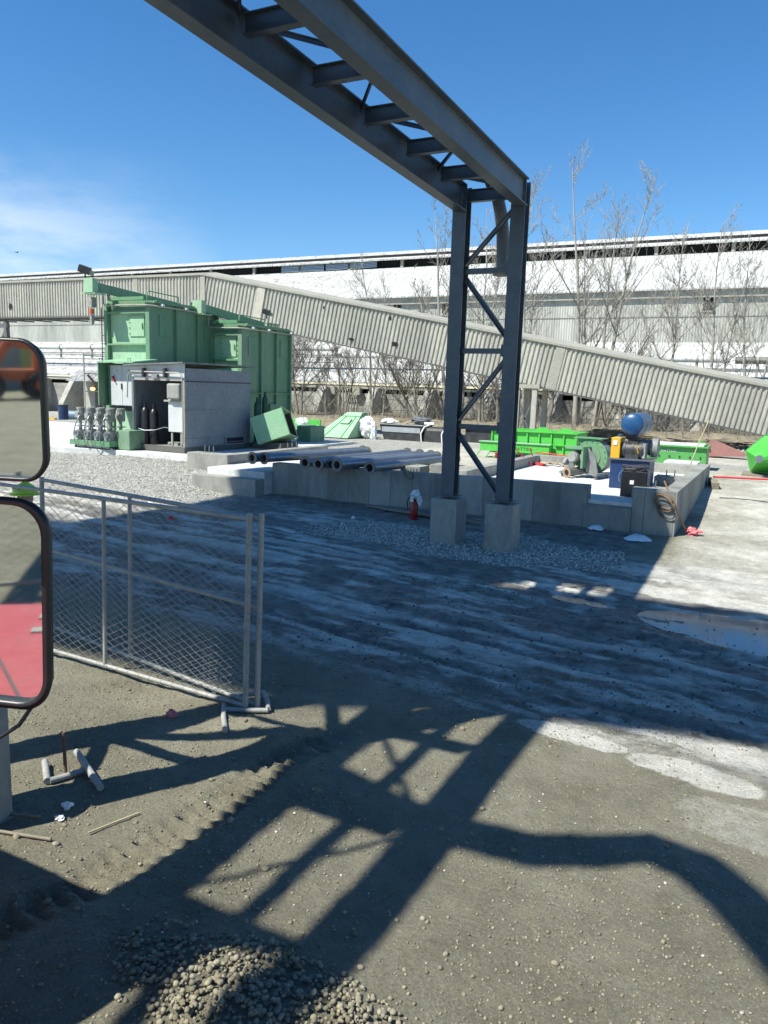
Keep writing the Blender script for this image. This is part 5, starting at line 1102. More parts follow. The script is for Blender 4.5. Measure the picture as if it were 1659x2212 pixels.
# inner green equipment seen through the doorway
eq = thing('green_machine', 'dark green machine half seen through the cabin doorway', 'machine', (-18.6, 22.3, .9))
b = MB(); b.box(-19.3, -17.5, 22.3, 22.8, .9, 3.3); b.build('machine_body', M['green_lit'], eq)  # lightened green offsets the shade under the cabin roof
b = MB(); b.box(-18.6, -17.9, 22.25, 22.298, 1.9, 2.3); b.box(-18.75, -18.70, 22.2, 22.298, .9, 3.2); b.build('machine_panel', M['green'], eq)
# tilted open green duct box
tb = thing('tilted_duct_box', 'worn green open-ended duct box lying tilted beside the cabin', 'duct box', (-16.6, 23.3, .7))
M4 = Matrix.Translation((-16.55, 23.4, 1.45)) @ Matrix.Rotation(D2R(-22), 4, 'Y') @ Matrix.Rotation(D2R(24), 4, 'Z')
b = MB(); w2, l2, h2 = .62, .72, .50
b.box(-w2, w2, -l2, -l2+.02, -h2, h2, M4); b.box(-w2, w2, l2-.02, l2, -h2, h2*1.1, M4); b.box(-w2, w2, -l2+.02, l2-.02, -h2, -h2+.02, M4); b.box(-w2, w2, -l2+.02, l2-.02, h2-.02, h2, M4); b.box(-w2, -w2+.02, -l2+.02, l2-.02, -h2+.02, h2-.02, M4); b.build('duct_shell', M['pale_green'], tb)
b = MB()
for a_, b_, c_, d_ in ((-l2-.05, -l2, -h2-.05, h2+.05), (l2, l2+.05, -h2-.05, h2+.05)): b.box(w2-.03, w2, a_, b_, c_, d_, M4)
b.box(w2-.03, w2, -l2, l2, h2, h2+.05, M4); b.box(w2-.03, w2, -l2, l2, -h2-.05, -h2, M4); b.build('end_flange', M['green_rust'], tb)
b = MB(); b.box(-w2+.021, w2-.1, -l2+.021, l2-.021, -h2+.021, -h2+.03, M4); b.box(-w2+.021, w2-.02, l2-.03, l2-.021, -h2+.03, h2-.03, M4); b.box(-w2+.021, -w2+.03, -l2+.03, l2-.031, -h2+.03, h2-.03, M4); b.build('rusty_lining', mat('rusty_lining', (.075, .055, .045), .9), tb)
o = MB().box(-17.2, -15.9, 22.9, 24.0, .6, .95).build('wooden_cribbing', M['shed_dark'], bevel=.01); tag(o, 'dark support block under the tilted green duct box', 'block')
o = MB().box(-18.1, -17.4, 27.2, 28.3, .6, 1.35).build('green_base_box', M['green'], bevel=.02); tag(o, 'dark green base box at the foot of the smaller filter housing', 'box')
# left background clutter
br = thing('steel_barrel', 'dark blue barrel standing beyond the slab at far left', 'barrel', (-38.8, 32.9, 0))
zb = HB(-38.8, 32.9)
b = MB(); b.cyl((-38.8, 32.9, zb), (-38.8, 32.9, zb+.88), .29, n=22); b.build('drum', M['navy'], br)
b = MB(); b.annulus((-38.8, 32.9, zb+.86), (0, 0, 1), .26, .31, .04, 22); b.annulus((-38.8, 32.9, zb+.45), (0, 0, 1), .285, .305, .03, 22); b.build('rim', M['dark'], br)
for k, (x, y, dx, dy, r_, m, lab) in enumerate(((-40.6, 34.5, 1.6, .6, .28, 'blue', 'blue grey pipe length behind the barrel at far left'), (-39.0, 35.0, 2.6, -.3, .26, 'galv', 'grey pipe lying right of the barrel'), (-38.0, 33.5, 1.7, .3, .24, 'blue', 'blue pipe stub right of the barrel nearer the slab'), (-37.5, 36.0, 3.0, .2, .22, 'galv', 'long grey pipe behind the pipe stubs at far left'))):
    zz = HB(x, y)+.3; b = MB(); b.cyl((x, y, zz), (x+dx, y+dy, zz), r_, n=16, cap=False); b.annulus((x, y, zz), (dx, dy, 0), r_-.03, r_+.06, .05, 18); b.annulus((x+dx, y+dy, zz), (-dx, -dy, 0), r_-.03, r_+.06, .05, 18); o = b.build('pipe_length', M[m] if m != 'blue' else mat('pale_blue', (.16, .25, .36), .5)); tag(o, lab, 'pipe', 'pipe lengths stacked beyond the slab')
o = MB().bar((-42, 33.2, .5), (-39.6, 33.0, .5), .2, .2).bar((-41.8, 33.2, 0), (-41.8, 33.2, .5), .15, .15).bar((-39.8, 33.0, 0), (-39.8, 33.0, .5), .15, .15).build('timber_trestle', M['yellow']); tag(o, 'low yellow brown timber trestle left of the barrel', 'trestle')
o = MB().box(-48, -30, 29.4, 31.0, -.2, .12).build('road_plate', M['steel2']); tag(o, 'long flat dark plate on the ground just beyond the slab at far left', 'plate')
stn = thing('stair_frame', 'thin pale steel stair frame behind the white cabinet', 'stairs', (-26.1, 24, .6))
for x, y in ((-26.5, 23.6), (-25.9, 24.6)): b = MB(); b.cyl((x, y, .5), (x, y, 4.1), .03, n=8); b.build('post', M['trim'], stn)
for k in range(5): b = MB(); b.bar((-26.5, 23.6, 1+.75*k), (-25.9, 24.6, 1+.75*k), .04, .04); b.build('rail', M['trim'], stn)
b = MB(); b.bar((-26.4, 23.7, 3.2), (-25.5, 25.0, 1.2), .06, .1); b.build('stringer', M['rust'], stn)

# ---------------------------------------------------------------- chain-link fence panels
def fence_panel(e0, e1, lean, mid_t, label, seed):
    e0 = Vector((*e0, 0)); e1 = Vector((*e1, 0)); L = (e1-e0).length; a = (e1-e0)/L; z0 = gz(e0.x, e0.y)+.03; Ht = 1.78
    t = thing('chain_link_fence', label, 'fence', (e0.x, e0.y, z0), 'temporary chain-link fence panels')
    def Q(s, z): return e0+a*s+Vector((lean[0]*z, lean[1]*z, z0+z))
    rr = .021
    for nm, p, q in (('post', Q(0, -.02), Q(0, Ht+.05)), ('post', Q(L, -.02), Q(L, Ht+.03)), ('top_rail', Q(0, Ht), Q(L, Ht)), ('bottom_rail', Q(0, .03), Q(L, .03)), ('mid_rail', Q(0, .96), Q(L, .96)), ('mid_post', Q(mid_t, .03), Q(mid_t, Ht))):
        if nm == 'mid_rail' and seed == 1: continue
        b = MB(); b.cyl(p, q, rr*(1.25 if nm == 'post' else 1), n=10); b.build(nm, M['fence'], t)
    b = MB(); n_ = a.cross(Vector((0, 0, 1))); p_ = .078; N = int(L/p_); K = int(Ht/(p_/2)); rd = random.Random(seed); vs = []; fs = []; r_ = .0030
    for i in range(N+1):
        for z_off in (0,):
            prev = None
            pts = []
            for j in range(K+1):
                s = i*p_+(p_ if (i+j) % 2 else 0); s = min(max(s, 0), L)
                w_ = .004*math.sin(i*1.3+j*.21)+.012*math.sin(i*.13+j*.07)
                pts.append(Q(s, .03+(Ht-.03)*j/K)+n_*(w_+(.004 if j % 2 else -.004)))
            base = len(vs)
            for p in pts: vs += [p+n_*r_, p-n_*r_*.5+a*r_, p-n_*r_*.5-a*r_]
            for j in range(K):
                for q in range(3): fs.append((base+j*3+q, base+j*3+(q+1) % 3, base+j*3+3+(q+1) % 3, base+j*3+3+q))
    b.add(vs, fs, True)
    for k in range(13):
        for s in (0,): q = Q(s, .1+k*.14); b.annulus(q-Vector((0, 0, .004)), (.2, .1, 1), rr*1.2, rr*1.45, .007, 10)
    for k in range(1, 24): q = Q(k*L/24, .03); b.annulus(q, a+Vector((0, 0, .3)), rr, rr*1.2, .008, 8)
    b.build('wire_mesh', M['wire'], t)
    return t
fence_panel((-4.13, 5.42), (-7.77, 5.56), (.016, .008), 1.86, 'nearer chain-link fence panel, its dusty lower rail lit by the sun', 1)
fence_panel((-4.05, 5.49), (-7.66, 6.12), (.018, .004), 1.95, 'farther chain-link fence panel, angled away behind the nearer one', 2)
def pz(u, v, z=.03): return Vector((u, v, gz(u, v)+z))
ff = thing('fence_stand', 'dusty white tubular fence foot holding the end posts', 'fence foot', pz(-4.1, 5.45), 'tubular fence feet')
for nm, pp in (('side_tube', [pz(-4.36, 5.40), pz(-4.15, 5.13), pz(-3.97, 4.93)]), ('cross_tube', [pz(-4.28, 5.27), pz(-4.1, 5.38), pz(-3.93, 5.49)]), ('side_tube', [pz(-4.2, 5.80, .05), pz(-4.06, 5.66, .05), pz(-3.93, 5.50, .04)]), ('cross_tube', [pz(-4.40, 5.58, .05), pz(-4.2, 5.79, .05)])):
    b = MB(); b.tube(pp, .024, 10); b.build(nm, M['fence'], ff)
lf = thing('fence_stand', 'loose tubular fence foot with a rusty upright rod, lying at left', 'fence foot', pz(-4.6, 3.8), 'tubular fence feet')
for nm, pp, m, r_ in (('side_tube', [pz(-4.86, 3.83, .04), pz(-4.60, 3.64, .035)], M['fence'], .026), ('cross_tube', [pz(-4.60, 3.66), pz(-4.55, 3.79), pz(-4.50, 3.92)], M['fence'], .024), ('side_tube', [pz(-4.76, 4.05, .05), pz(-4.18, 3.76, .035)], M['fence'], .027), ('upright_rod', [pz(-4.57, 3.78, .02), pz(-4.60, 3.80, .36)], M['rust'], .013)):
    b = MB(); b.tube(pp, r_, 12); b.build(nm, m, lf)

# ---------------------------------------------------------------- worker behind the fence (only the helmet shows between the mirrors)
def worker(u, v, z, face):
    t = thing('person', 'worker in a lime green hard hat standing behind the fence between the mirrors', 'person', (u, v, z))
    fx, fy = math.cos(face), math.sin(face); rx, ry = fy, -fx
    def W(r, f, h): return (u+rx*r+fx*f-t.location.x, v+ry*r+fy*f-t.location.y, h)
    J = {'pelvis': (W(0, 0, .90), .13, .11), 'waist': (W(0, .0, 1.05), .13, .10), 'chest': (W(0, 0, 1.26), .16, .12), 'neck': (W(0, .01, 1.43), .055, .055), 'head0': (W(0, .02, 1.50), .075, .08), 'head1': (W(0, .03, 1.60), .078, .092),
         'shl': (W(-.17, 0, 1.36), .06, .06), 'ell': (W(-.23, .02, 1.10), .043, .043), 'wrl': (W(-.24, .10, .87), .03, .03), 'shr': (W(.17, 0, 1.36), .06, .06), 'elr': (W(.23, .02, 1.10), .043, .043), 'wrr': (W(.24, .10, .87), .03, .03),
         'hpl': (W(-.09, 0, .86), .09, .09), 'knl': (W(-.10, .02, .47), .06, .06), 'anl': (W(-.11, -.01, .09), .042, .042), 'tol': (W(-.12, .17, .04), .04, .035), 'hpr': (W(.09, 0, .86), .09, .09), 'knr': (W(.10, .02, .47), .06, .06), 'anr': (W(.11, -.01, .09), .042, .042), 'tor': (W(.12, .17, .04), .04, .035)}
    for s, sg in (('l', -1), ('r', 1)):
        J['pm'+s] = (W(sg*.24, .12, .81), .028, .018)
        for k, (o_, ln) in enumerate(((-.03, .07), (-.01, .085), (.01, .08), (.03, .065))): J['f%d%s' % (k, s)] = (W(sg*.24+.4*o_, .135+o_, .79), .010, .010); J['g%d%s' % (k, s)] = (W(sg*.235+.4*o_, .15+o_, .79-ln), .008, .008)
        J['t0'+s] = (W(sg*.22, .16, .82), .011, .011); J['t1'+s] = (W(sg*.215, .185, .78), .009, .009)
    E = [('pelvis', 'waist'), ('waist', 'chest'), ('chest', 'neck'), ('neck', 'head0'), ('head0', 'head1')]
    for s in 'lr': E += [('chest', 'sh'+s), ('sh'+s, 'el'+s), ('el'+s, 'wr'+s), ('wr'+s, 'pm'+s), ('pelvis', 'hp'+s), ('hp'+s, 'kn'+s), ('kn'+s, 'an'+s), ('an'+s, 'to'+s), ('pm'+s, 't0'+s), ('t0'+s, 't1'+s)]+[('pm'+s, 'f%d%s' % (k, s)) for k in range(4)]+[('f%d%s' % (k, s), 'g%d%s' % (k, s)) for k in range(4)]
    names = list(J); me = bpy.data.meshes.new('body'); me.from_pydata([J[n][0] for n in names], [(names.index(a), names.index(b)) for a, b in E], [])
    o = bpy.data.objects.new('body', me); COL.objects.link(o); o.parent = t; me.materials.append(M['jeans'])
    sk = o.modifiers.new('skin', 'SKIN'); sk.use_smooth_shade = True
    for i, n in enumerate(names): me.skin_vertices[0].data[i].radius = J[n][1:]; me.skin_vertices[0].data[i].use_root = (n == 'pelvis')
    ss = o.modifiers.new('sub', 'SUBSURF'); ss.levels = 1; ss.render_levels = 1
    def WW(r, f, h): return Vector((u+rx*r+fx*f, v+ry*r+fy*f, z+h))
    b = MB(); b.ball(WW(0, .03, 1.565), .105, 18, 14, (.78, .9, 1.12)); hd = b.build('head_skin', M['skin'], t)
    b = MB(); b.ball(WW(0, .125, 1.56), .02, 8, 6, (.8, .9, 1.3)); b.ball(WW(-.078, .03, 1.565), .022, 8, 6, (.4, .8, 1.3)); b.ball(WW(.078, .03, 1.565), .022, 8, 6, (.4, .8, 1.3)); b.build('nose_and_ears', M['skin'], hd)
    b = MB(); b.ball(WW(-.03, .112, 1.585), .011, 8, 6); b.ball(WW(.03, .112, 1.585), .011, 8, 6); b.bar(WW(-.022, .117, 1.51), WW(.022, .117, 1.51), .008, .006); b.build('eyes_and_mouth', M['dark'], hd)
    b = MB(); b.tube([WW(0, 0, .98), WW(0, 0, 1.1), WW(0, 0, 1.28), WW(0, 0, 1.41)], [.165, .165, .20, .10], 18); b.build('vest', M['vest'], t)
    b = MB()
    c = WW(0, .03, 1.615)
    for j in range(9):
        a = math.pi/2*j/8
    b.ball(c, .145, 24, 16, (.92, 1.05, .95)); b.v = [(p[0], p[1], max(p[2], c.z)) for p in b.v]
    hm = b.build('hard_hat', M['lime'], t)
    b = MB(); b.annulus(c+Vector((0, 0, -.008)), (0, 0, 1), .10, .17, .016, 28); b.build('brim', M['lime'], hm)
    b = MB(); b.tube([c+Vector((-.13*rx*0+fx*q, fy*q, .145*math.sqrt(max(0, 1-(q/.15)**2))-.002)) for q in np.linspace(-.13, .13, 9)], .014, 8); b.build('crown_ridge', M['lime'], hm)
    for k, (aa, hh) in enumerate(((-1.9, .085), (-1.25, .07), (-2.5, .06))):
        d = Vector((math.cos(aa), math.sin(aa), 0)); q = c+d*.122+Vector((0, 0, hh)); b = MB(); b.ball(q, .024, 8, 6, (1, 1, .9)); b.build('sticker', M['motor'], hm)
    return t
worker(-8.02, 6.22, gz(-8.02, 6.22), D2R(-70))

# ---------------------------------------------------------------- bare trees
def branchpath(p, d, L, rd, up=.25, n=5, wob=.09):
    pts = [p]; d = d.normalized()
    for k in range(n):
        d = (d+Vector((rd.uniform(-wob, wob), rd.uniform(-wob, wob), up/n+rd.uniform(-wob, wob)*.5))).normalized(); p = p+d*(L/n); pts.append(p)
    return pts
def tree(name, label, stems, seed, leafy=0., bark='bark', dens=1.0, group='bare trees before the storage shed', spread=1.0, base_r=None):
    rd = random.Random(seed); x, y = stems[0][0], 46.0; z = HB(x, y)
    t = thing(name, label, 'tree', (x, stems[0][3] if len(stems[0]) > 3 else y, z), group)
    tr_ = MB(); cr_ = MB(); lf_ = MB()
    def leafcard(p, s):
        a = Vector((rd.uniform(-1, 1), rd.uniform(-1, 1), rd.uniform(-1.2, .2))).normalized()*s; b_ = a.orthogonal().normalized()*s*.55
        c = a.cross(b_).normalized()*s*.25; lf_.add([p, p+a*.5+b_+c, p+a*1.2, p+a*.5-b_+c], [(0, 1, 2), (0, 2, 3)])
    def twigs(path, r0, L, depth):
        nseg = len(path)-1
        for k in range(1, nseg+1):
            m = {1: 2, 2: 1, 3: 1}[depth]
            for _ in range(m):
                if rd.random() > .82*dens: continue
                p = path[k-1].lerp(path[k], rd.random()); d = (path[k]-path[k-1]).normalized(); o_ = d.orthogonal().normalized(); o_.rotate(Matrix.Rotation(rd.uniform(0, 6.28), 3, d))
                dd = (d*.75+o_*rd.uniform(.5, .95)+Vector((0, 0, .25))).normalized(); l2 = L*rd.uniform(.35, .62)*(1-.35*k/nseg)
                rr_ = max(r0*.5*(1-.4*k/nseg), .011)
                q = branchpath(p, dd, l2, rd, .35, 4 if depth < 3 else 3); cr_.tube(q, [rr_*(1-.65*i/(len(q)-1)) for i in range(len(q))], 4 if depth < 2 else 3, False)
                if depth < 2 or (depth < 3 and rd.random() < .35): twigs(q, rr_, l2, depth+1)
                if leafy and depth >= 2:
                    for _ in range(2):
                        if rd.random() < leafy*(.25+.75*min(1, max(0, (q[-1].z-5)/6))): leafcard(q[rd.randrange(1, len(q))], rd.uniform(.03, .055))
    for st in stems:
        bx, tx, tz = st[:3]; by = st[3] if len(st) > 3 else 46.; r0 = st[4] if len(st) > 4 else .11
        zb = HB(bx, by)-.2; n = 10; pts = []
        for k in range(n+1):
            f = k/n; g = f*f*.35+f*.65
            pts.append(Vector((bx+(tx-bx)*g+.10*math.sin(f*7+seed), by+(rd.uniform(-.06, .06) if 0 < k else 0)+.5*(f*f)*math.sin(seed), zb+(tz-zb)*f)))
        tr_.tube(pts, [r0*(1-.93*(k/n)**.85)+.006 for k in range(n+1)], 7, False)
        H_ = tz-zb
        for k in range(2, n):
            for _ in range(3 if k > 3 else 1):
                if rd.random() > .88*dens: continue
                f = (k+rd.random())/n; i = min(int(f*n), n-1); p = pts[i].lerp(pts[i+1], f*n-i); az = rd.uniform(0, 6.28); el = rd.uniform(.55, 1.05)
                d = Vector((math.cos(az)*math.cos(el), math.sin(az)*math.cos(el), math.sin(el))); L = H_*(.36*(1-f)+.09)*rd.uniform(.7, 1.2)*spread
                rr_ = max(r0*.5*(1-f), .016); q = branchpath(p, d, L, rd, .45, 5); cr_.tube(q, [rr_*(1-.7*j/5) for j in range(6)], 4, False); twigs(q, rr_, L, 1)
    tr_.build('trunk', M[bark], t); c = cr_.build('crown', M[bark], t)
    if leafy: lf_.build('leaves', M['leaf'], c)
    return t
T = [('bare tree with the tallest straight crown above the roof, right of the gantry', [(-10.8, -11.9, 16.1, 46, .17), (-10.7, -10.9, 11.8, 46.2, .10)], .10, 'bark_pale'),
     ('bare tree with several pale leaning stems spreading right of the tallest one', [(-9.9, -7.5, 14.8, 46.4, .15), (-9.9, -9.2, 13.0, 46.2, .12), (-9.7, -5.4, 9.4, 46.6, .11), (-9.6, -3.4, 8.2, 46, .08)], .08, 'bark_pale'),
     ('slender bare tree just right of the right gantry column', [(-14.2, -14.6, 15.3, 46, .13), (-14.4, -13.5, 12.3, 46.3, .09)], .12, 'bark_pale'),
     ('bare tree keeping many brown leaves left of the gantry columns', [(-19.2, -20.9, 14.5, 46, .15), (-19.0, -19.3, 12.5, 46.2, .10), (-19.3, -22.2, 10.0, 46.2, .09)], .55, 'bark_pale'),
     ('leaf-dotted bare tree seen between the gantry columns', [(-16.9, -17.3, 14.1, 46.1, .13), (-17.0, -16.1, 12.4, 46, .10)], .45, 'bark_pale'),
     ('thin bare shrub-like tree whose tips cross the roof over the gallery', [(-24.2, -25.2, 11.0, 45.5, .10), (-24.3, -23.4, 9.6, 45.5, .07)], .05, 'bark_pale'),
     ('slim bare tree before the right part of the shed wall', [(-6.0, -5.6, 11.8, 46.3, .11)], .03, 'bark_pale'),
     ('bare tree with dark knotted crown near the right edge', [(-3.8, -3.8, 12.1, 46, .12), (-3.7, -2.2, 9.6, 46.2, .09)], .05, 'bark_pale'),
     ('bare tree cut by the right edge of the view', [(-1.9, -2.5, 10.9, 46.1, .11), (-1.8, .3, 10.0, 46.1, .09)], .02, 'bark_pale'),
     ('bushy bare tree close to the ribbed side of the smaller green housing', [(-29.6, -30.4, 6.8, 44.5, .12), (-29.5, -28.6, 6.2, 44.6, .10), (-29.9, -31.0, 5.6, 44.5, .08)], .0, 'bark'),
     ('spreading bare tree with a bent dark trunk between wedge hopper and skid', [(-20.3, -23.6, 5.2, 44.6, .17), (-20.3, -19.2, 5.4, 44.8, .12), (-20.4, -21.6, 6.4, 44.6, .10)], .0, 'bark'),
     ('low twiggy tree behind the wedge shaped hopper', [(-26.2, -26.9, 6.2, 44.8, .10), (-26.0, -25.0, 5.6, 44.8, .09)], .0, 'bark'),
     ('twisted bare sapling left of the wrapped skid tarpaulin', [(-23.2, -23.0, 5.6, 45, .09)], .0, 'bark_pale')]
for k, (lab, st, lf__, bk_) in enumerate(T): tree('bare_tree', lab, st, 11+k, lf__, bk_, .92 if k < 9 else 1.0, spread=1.0 if k < 9 else 1.5)
S = [(-16.6, 6.5, .13), (-15.7, 6.2, .10), (-15.1, 5.2, .12), (-13.3, 5.5, .10), (-12.4, 5.0, .14), (-9.0, 5.2, .16), (-8.2, 4.6, .13), (-7.4, 4.9, .12), (-6.7, 3.9, .11), (-5.0, 4.0, .10), (-2.8, 3.6, .09), (-27.8, 4.8, .08), (-21.6, 5.0, .09), (-18.0, 6.0, .12)]
sapl = ['thick pale trunk between the gantry columns, left one', 'second pale trunk between the gantry columns', 'third trunk, right beside the right column', 'sapling just left of the gallery tower', 'stout trunk behind the gallery tower', 'thick trunk left of the blue silencer, darkest one', 'leaning trunk behind the blue silencer', 'trunk just right of the blue silencer',
        'thin trunk right of the silencer under the gallery', 'thin trunk above the lettered trough', 'thin trunk near the right funnel', 'sapling before the conduit bundle', 'sapling behind the white plastic sheet', 'thick dark trunk left of the left column']
for (x, h, r_), lab in zip(S, sapl): tree('bare_sapling', lab, [(x, x+.25*math.sin(x*5), h, 45.6+.5*math.sin(x), r_)], int(-x*10), 0, 'bark', 1.0, 'saplings and trunks along the concrete wall', 1.5)
# brush, dead grass and heaped branches along the wall
rd = random.Random(77)
b = MB()
for k in range(1500):
    x = rd.uniform(-33, 3); y = rd.uniform(42.5, 48.5); z = HB(x, y)-.05; h = rd.uniform(.5, 2.0)*(1.25 if x < -14 else 1); a = rd.uniform(0, 6.28); s = rd.uniform(.2, .9)*h
    p = [Vector((x, y, z)), Vector((x+.3*s*math.cos(a), y+.3*s*math.sin(a), z+h*.55)), Vector((x+s*math.cos(a), y+s*math.sin(a), z+h*rd.uniform(.7, 1)))]
    b.tube(p, [.014, .010, .004], 3, False)
    for _ in range(2):
        q = p[1].lerp(p[2], rd.random()); b.tube([q, q+Vector((rd.uniform(-.4, .4), rd.uniform(-.4, .4), rd.uniform(0, .5)))], [.007, .003], 3, False)
b.build('brush', M['bark'], kind='stuff')
b = MB()
for k in range(900):
    x = rd.uniform(-10.2, -6.0) if k < 600 else rd.uniform(-5, 3); y = rd.uniform(38.5, 42); hgt = .75*max(0, 1-((x+8.1)/2.2)**2) if k < 600 else .45; z = HB(x, y)+rd.uniform(0, max(hgt, .1)); a = rd.gauss(0, .5); L = rd.uniform(.4, 1.6)
    b.tube([Vector((x, y, z)), Vector((x+L*math.cos(a), y+L*.4*math.sin(a), z+rd.uniform(-.15, .12)))], [.03*rd.random()+.012, .008], 4, False)
b.build('heaped_branches', M['wood'], kind='stuff')
gu = np.linspace(-40, 12, 160); gv = np.linspace(40.5, 50.2, 26); GU, GV = np.meshgrid(gu, gv)
GZ = hbase(GU, GV)+.03+(.55*sst(GV, 40.6, 43.5))*(.5+.9*fbm(GU*.7, GV*.9, 4))+.12*(fbm(GU*4, GV*4, 3)-.5)-.2*(1-sst(GV, 40.5, 41.2))
b = MB(); b.add([(float(GU[j, i]), float(GV[j, i]), float(GZ[j, i])) for j in range(26) for i in range(160)], [(j*160+i, j*160+i+1, (j+1)*160+i+1, (j+1)*160+i) for j in range(25) for i in range(159)], True)
b.build('dead_grass_bank', mat('dead_grass', (.27, .235, .165), .95, 0, (.13, .115, .085), 3, .9, .08, 14, fine=.35), kind='stuff')

# ---------------------------------------------------------------- truck with the two mirrors at the left edge
def cray(px, py): return (fwd+cright*((px-829.5)/1661)-cup*((py-1106)/1661))
CAM = Vector((0, 0, CAMH))
trk = thing('red_truck', 'red truck whose two black-framed side mirrors show at the left edge', 'truck', (-2.6, .4, 0))
def rounded(w, h, r_, n=7):
    pts = []
    for cx_, cy_, a0 in ((w/2-r_, h/2-r_, 0), (-w/2+r_, h/2-r_, 90), (-w/2+r_, -h/2+r_, 180), (w/2-r_, -h/2+r_, 270)):
        for k in range(n+1): a = D2R(a0+90*k/n); pts.append((cx_+r_*math.cos(a), cy_+r_*math.sin(a)))
    return pts
def mirror(c_px, dist, refl, right_px, top_px, bot_px, width, rim, rad, skew, name):
    c = CAM+cray(*c_px).normalized()*dist; d = (c-CAM).normalized(); n_ = (Vector(refl).normalized()-d).normalized()
    def hit(px, py): q = cray(px, py); return CAM+q*((c-CAM).dot(n_)/q.dot(n_))
    tr_, br_ = hit(*top_px), hit(*bot_px); yv = (tr_-br_).normalized(); xv = yv.cross(n_).normalized()
    if xv.dot(cright) < 0: xv = -xv
    h = (tr_-br_).length; cc = (tr_+br_)/2-xv*(width/2)
    hs_ = MB()
    out = rounded(width, h, rad); inn = rounded(width-2*rim, h-2*rim, max(rad-rim*.6, .01)); N_ = len(out)
    def Wp(p, o_): return cc+xv*(p[0]+skew*p[1])+yv*p[1]+n_*o_
    R0 = [Wp(p, .006) for p in out]; R1 = [Wp(p, .012) for p in inn]; R2 = [Wp((p[0]*.97-.004, p[1]*.97), -.018) for p in out]; R3 = [Wp((p[0]*.6-.05, p[1]*.75), -.06) for p in out]; R4 = [Wp(p, -.004) for p in inn]
    vs = R0+R1+R2+R3+R4; k_ = N_
    fs = []
    for a_, b_ in ((0, 1), (2, 0), (3, 2), (1, 4)): fs += [(a_*k_+i, a_*k_+(i+1) % k_, b_*k_+(i+1) % k_, b_*k_+i) for i in range(k_)]
    fs.append(tuple(3*k_+i for i in range(k_)))
    hs_.add(vs, fs, True); o = hs_.build('mirror_housing', M['black'], trk)
    g = MB(); g.prism([Wp((p[0]*1.004, p[1]*1.004), -.003) for p in inn], -n_*.003); g.build('mirror_glass', M['mirror'], o)
    return cc, xv, yv, n_
m1 = mirror((45, 885), 1.36, (-.14, -.98, -.088), None, (97, 732), (110, 1043), .30, .0055, .040, 0, 'flat')
m2 = mirror((50, 1310), 1.52, (-.20, -.95, -.29), None, (111, 1080), (116, 1538), .36, .013, .060, 0, 'lower')
b = MB(); a_ = m1[0]-m1[1]*.20-m1[3]*.06; c_ = m2[0]-m2[1]*.20-m2[3]*.06; b.tube([a_+m1[2]*.2, a_, c_, c_-m2[2]*.25], .016, 10); b.tube([a_, a_+Vector((-.5, -.5, -.1)), Vector((-2.4, .3, 2.1)), Vector((-2.5, .2, 1.6))], .018, 8); b.build('mirror_arm', M['black'], trk)
b = MB(); b.tube([m2[0]+m2[1]*.15-m2[2]*.15-m2[3]*.05, m2[0]+m2[1]*.10-m2[2]*.24-m2[3]*.02, m2[0]-m2[1]*.02-m2[2]*.33, m2[0]-m2[1]*.2-m2[2]*.40], .004, 6); b.build('mirror_cable', M['black'], trk)
b = MB(); b.prism([(-3.55, 1.9, .5), (-2.95, 1.95, .5), (-3.2, 1.5, .5), (-3.35, 1.1, .5), (-3.3, .6, .5), (-1.7, .2, .5), (-.5, .1, .5), (-.5, -1.75, .5), (-3.45, -2.0, .5)], (0, 0, 1.28)); b.build('body_panel', M['red'], trk, bevel=.03)
for k in range(2): b = MB(); b.prism([(-1.62, -1.62+.2*k, 1.781), (-1.0, -1.62+.2*k, 1.781), (-1.0, -1.56+.2*k, 1.781), (-1.62, -1.56+.2*k, 1.781)], (0, 0, .006)); b.build('grip_strip', M['motor'], trk)
b = MB(); b.bar((-1.2, .2, 1.782), (-1.9, -1.6, 1.782), .012, .006); b.build('panel_seam', M['dark'], trk)
b = MB(); b.box(-2.3, -1.95, -1.5, -1.1, 1.78, 2.02); b.bar((-2.0, -.9, 1.79), (-2.1, -1.4, 2.05), .12, .05); b.build('grab_handle', M['galv'], trk)
b = MB(); b.box(-6.6, -4.2, -.2, 1.4, .5, 2.6); b.build('cab', M['red'], trk, bevel=.05)  # unseen box added to the truck, sized for the shade at lower left
for x, y in ((-5.9, .0), (-4.6, .0), (-2.6, -.3)): b = MB(); b.cyl((x, y-.15, .5), (x, y+.15, .5), .5, n=28); w_ = b.build('wheel', M['tyre'], trk); b = MB(); b.cyl((x, y+.15, .5), (x, y+.17, .5), .26, n=20); b.build('rim', M['galv'], w_)
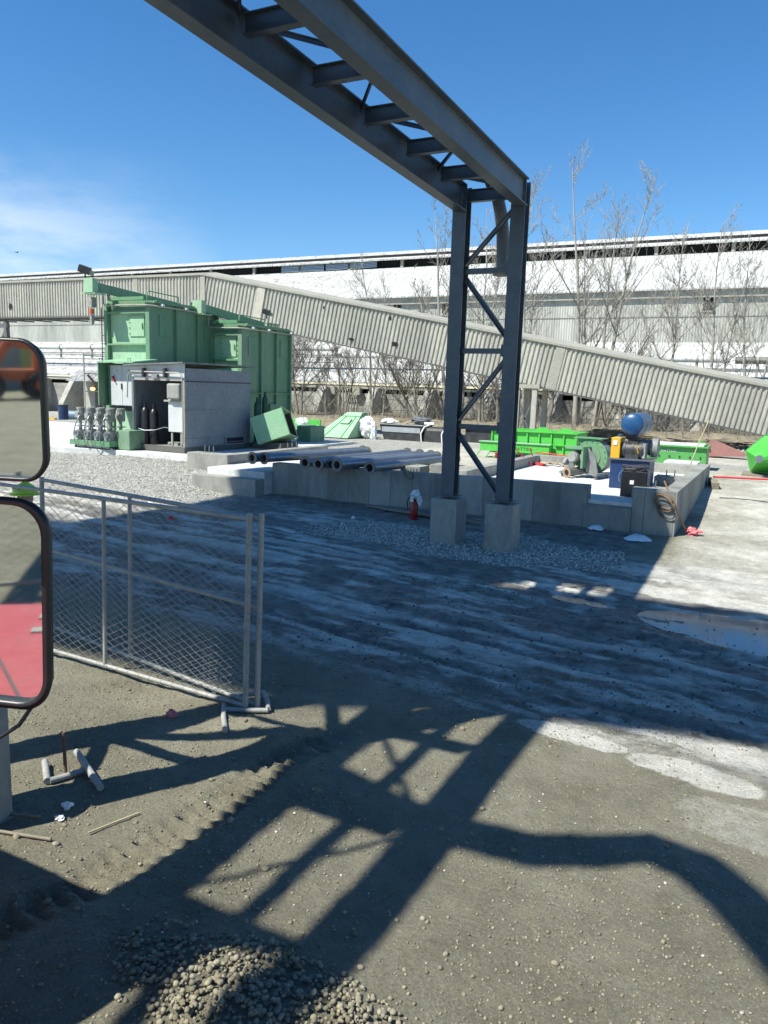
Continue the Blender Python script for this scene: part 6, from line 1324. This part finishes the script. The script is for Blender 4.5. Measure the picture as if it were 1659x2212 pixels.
# things behind the photographer that the mirrors reflect
lt_ = thing('rough_terrain_lift', 'orange rough terrain lift with big tyres reflected in the upper mirror', 'lift', (-6.9, -38, 0))
dd_ = Vector((.92, -.39, 0)); nn_ = Vector((.39, .92, 0)); o0 = Vector((-6.9, -38.0, 0))
def LP(s, f, z): return o0+dd_*s+nn_*f+Vector((0, 0, z))
for s in (-1.1, 1.1):
    for f in (-.6, .6): b = MB(); b.cyl(LP(s, f-.18, .62), LP(s, f+.18, .62), .62, n=26); w_ = b.build('wheel', M['tyre'], lt_); b = MB(); b.cyl(LP(s, f+.18, .62), LP(s, f+.2, .62), .28, n=18); b.build('rim', M['orange'], w_)
b = MB(); b.bar(LP(-1.4, 0, 1.1), LP(1.4, 0, 1.1), .9, .5); b.build('chassis', M['orange'], lt_)
b = MB(); b.bar(LP(-.9, 0, 1.3), LP(-.1, 0, 2.6), .3, .35); b.bar(LP(-.1, 0, 2.6), LP(1.2, 0, 2.4), .3, .35); b.bar(LP(1.2, 0, 2.5), LP(1.1, 0, 1.2), .25, .3); b.build('boom', M['orange'], lt_)
yb = thing('yellow_shed', 'yellow clad shed behind the photographer, reflected at the top of the upper mirror', 'shed', (-9, -48, 0))
M6 = Matrix.Translation((-9, -48, 0)) @ Matrix.Rotation(math.atan2(dd_.y, dd_.x), 4, 'Z')
b = MB(); b.box(-5, 5, -2, 2, 0, 5, M6); b.build('wall', M['yellow_wall'], yb); b = MB(); b.box(-1.2, .6, 2.0, 2.03, 0, 3.4, M6); b.build('door', M['trim'], yb); b = MB(); b.box(-5.2, 5.2, -2.2, 2.2, 5.0, 5.2, M6); b.build('roof', M['trim'], yb)
fence_panel((-2.0, -5.2), (-5.4, -4.4), (0, 0), 1.8, 'chain-link panel behind the truck, seen only in the lower mirror', 5)
b = MB(); b.prism([(35-829, 0, 0)]*3, (0, 0, 1)) if False else None
bd = MB(); p = CAM+cray(35, 545).normalized()*120; bd.add([p, p+Vector((.5, 0, .12)), p+Vector((.28, .1, 0)), p+Vector((-.5, 0, .14)), p+Vector((-.25, .1, 0)), p+Vector((0, .25, -.05)), p+Vector((0, -.2, -.08))], [(0, 1, 2), (0, 4, 3), (0, 5, 6), (2, 1, 0), (0, 2, 5), (0, 6, 4)])
o = bd.build('bird', M['dark']); tag(o, 'tiny dark bird flying over the far left roof', 'bird')
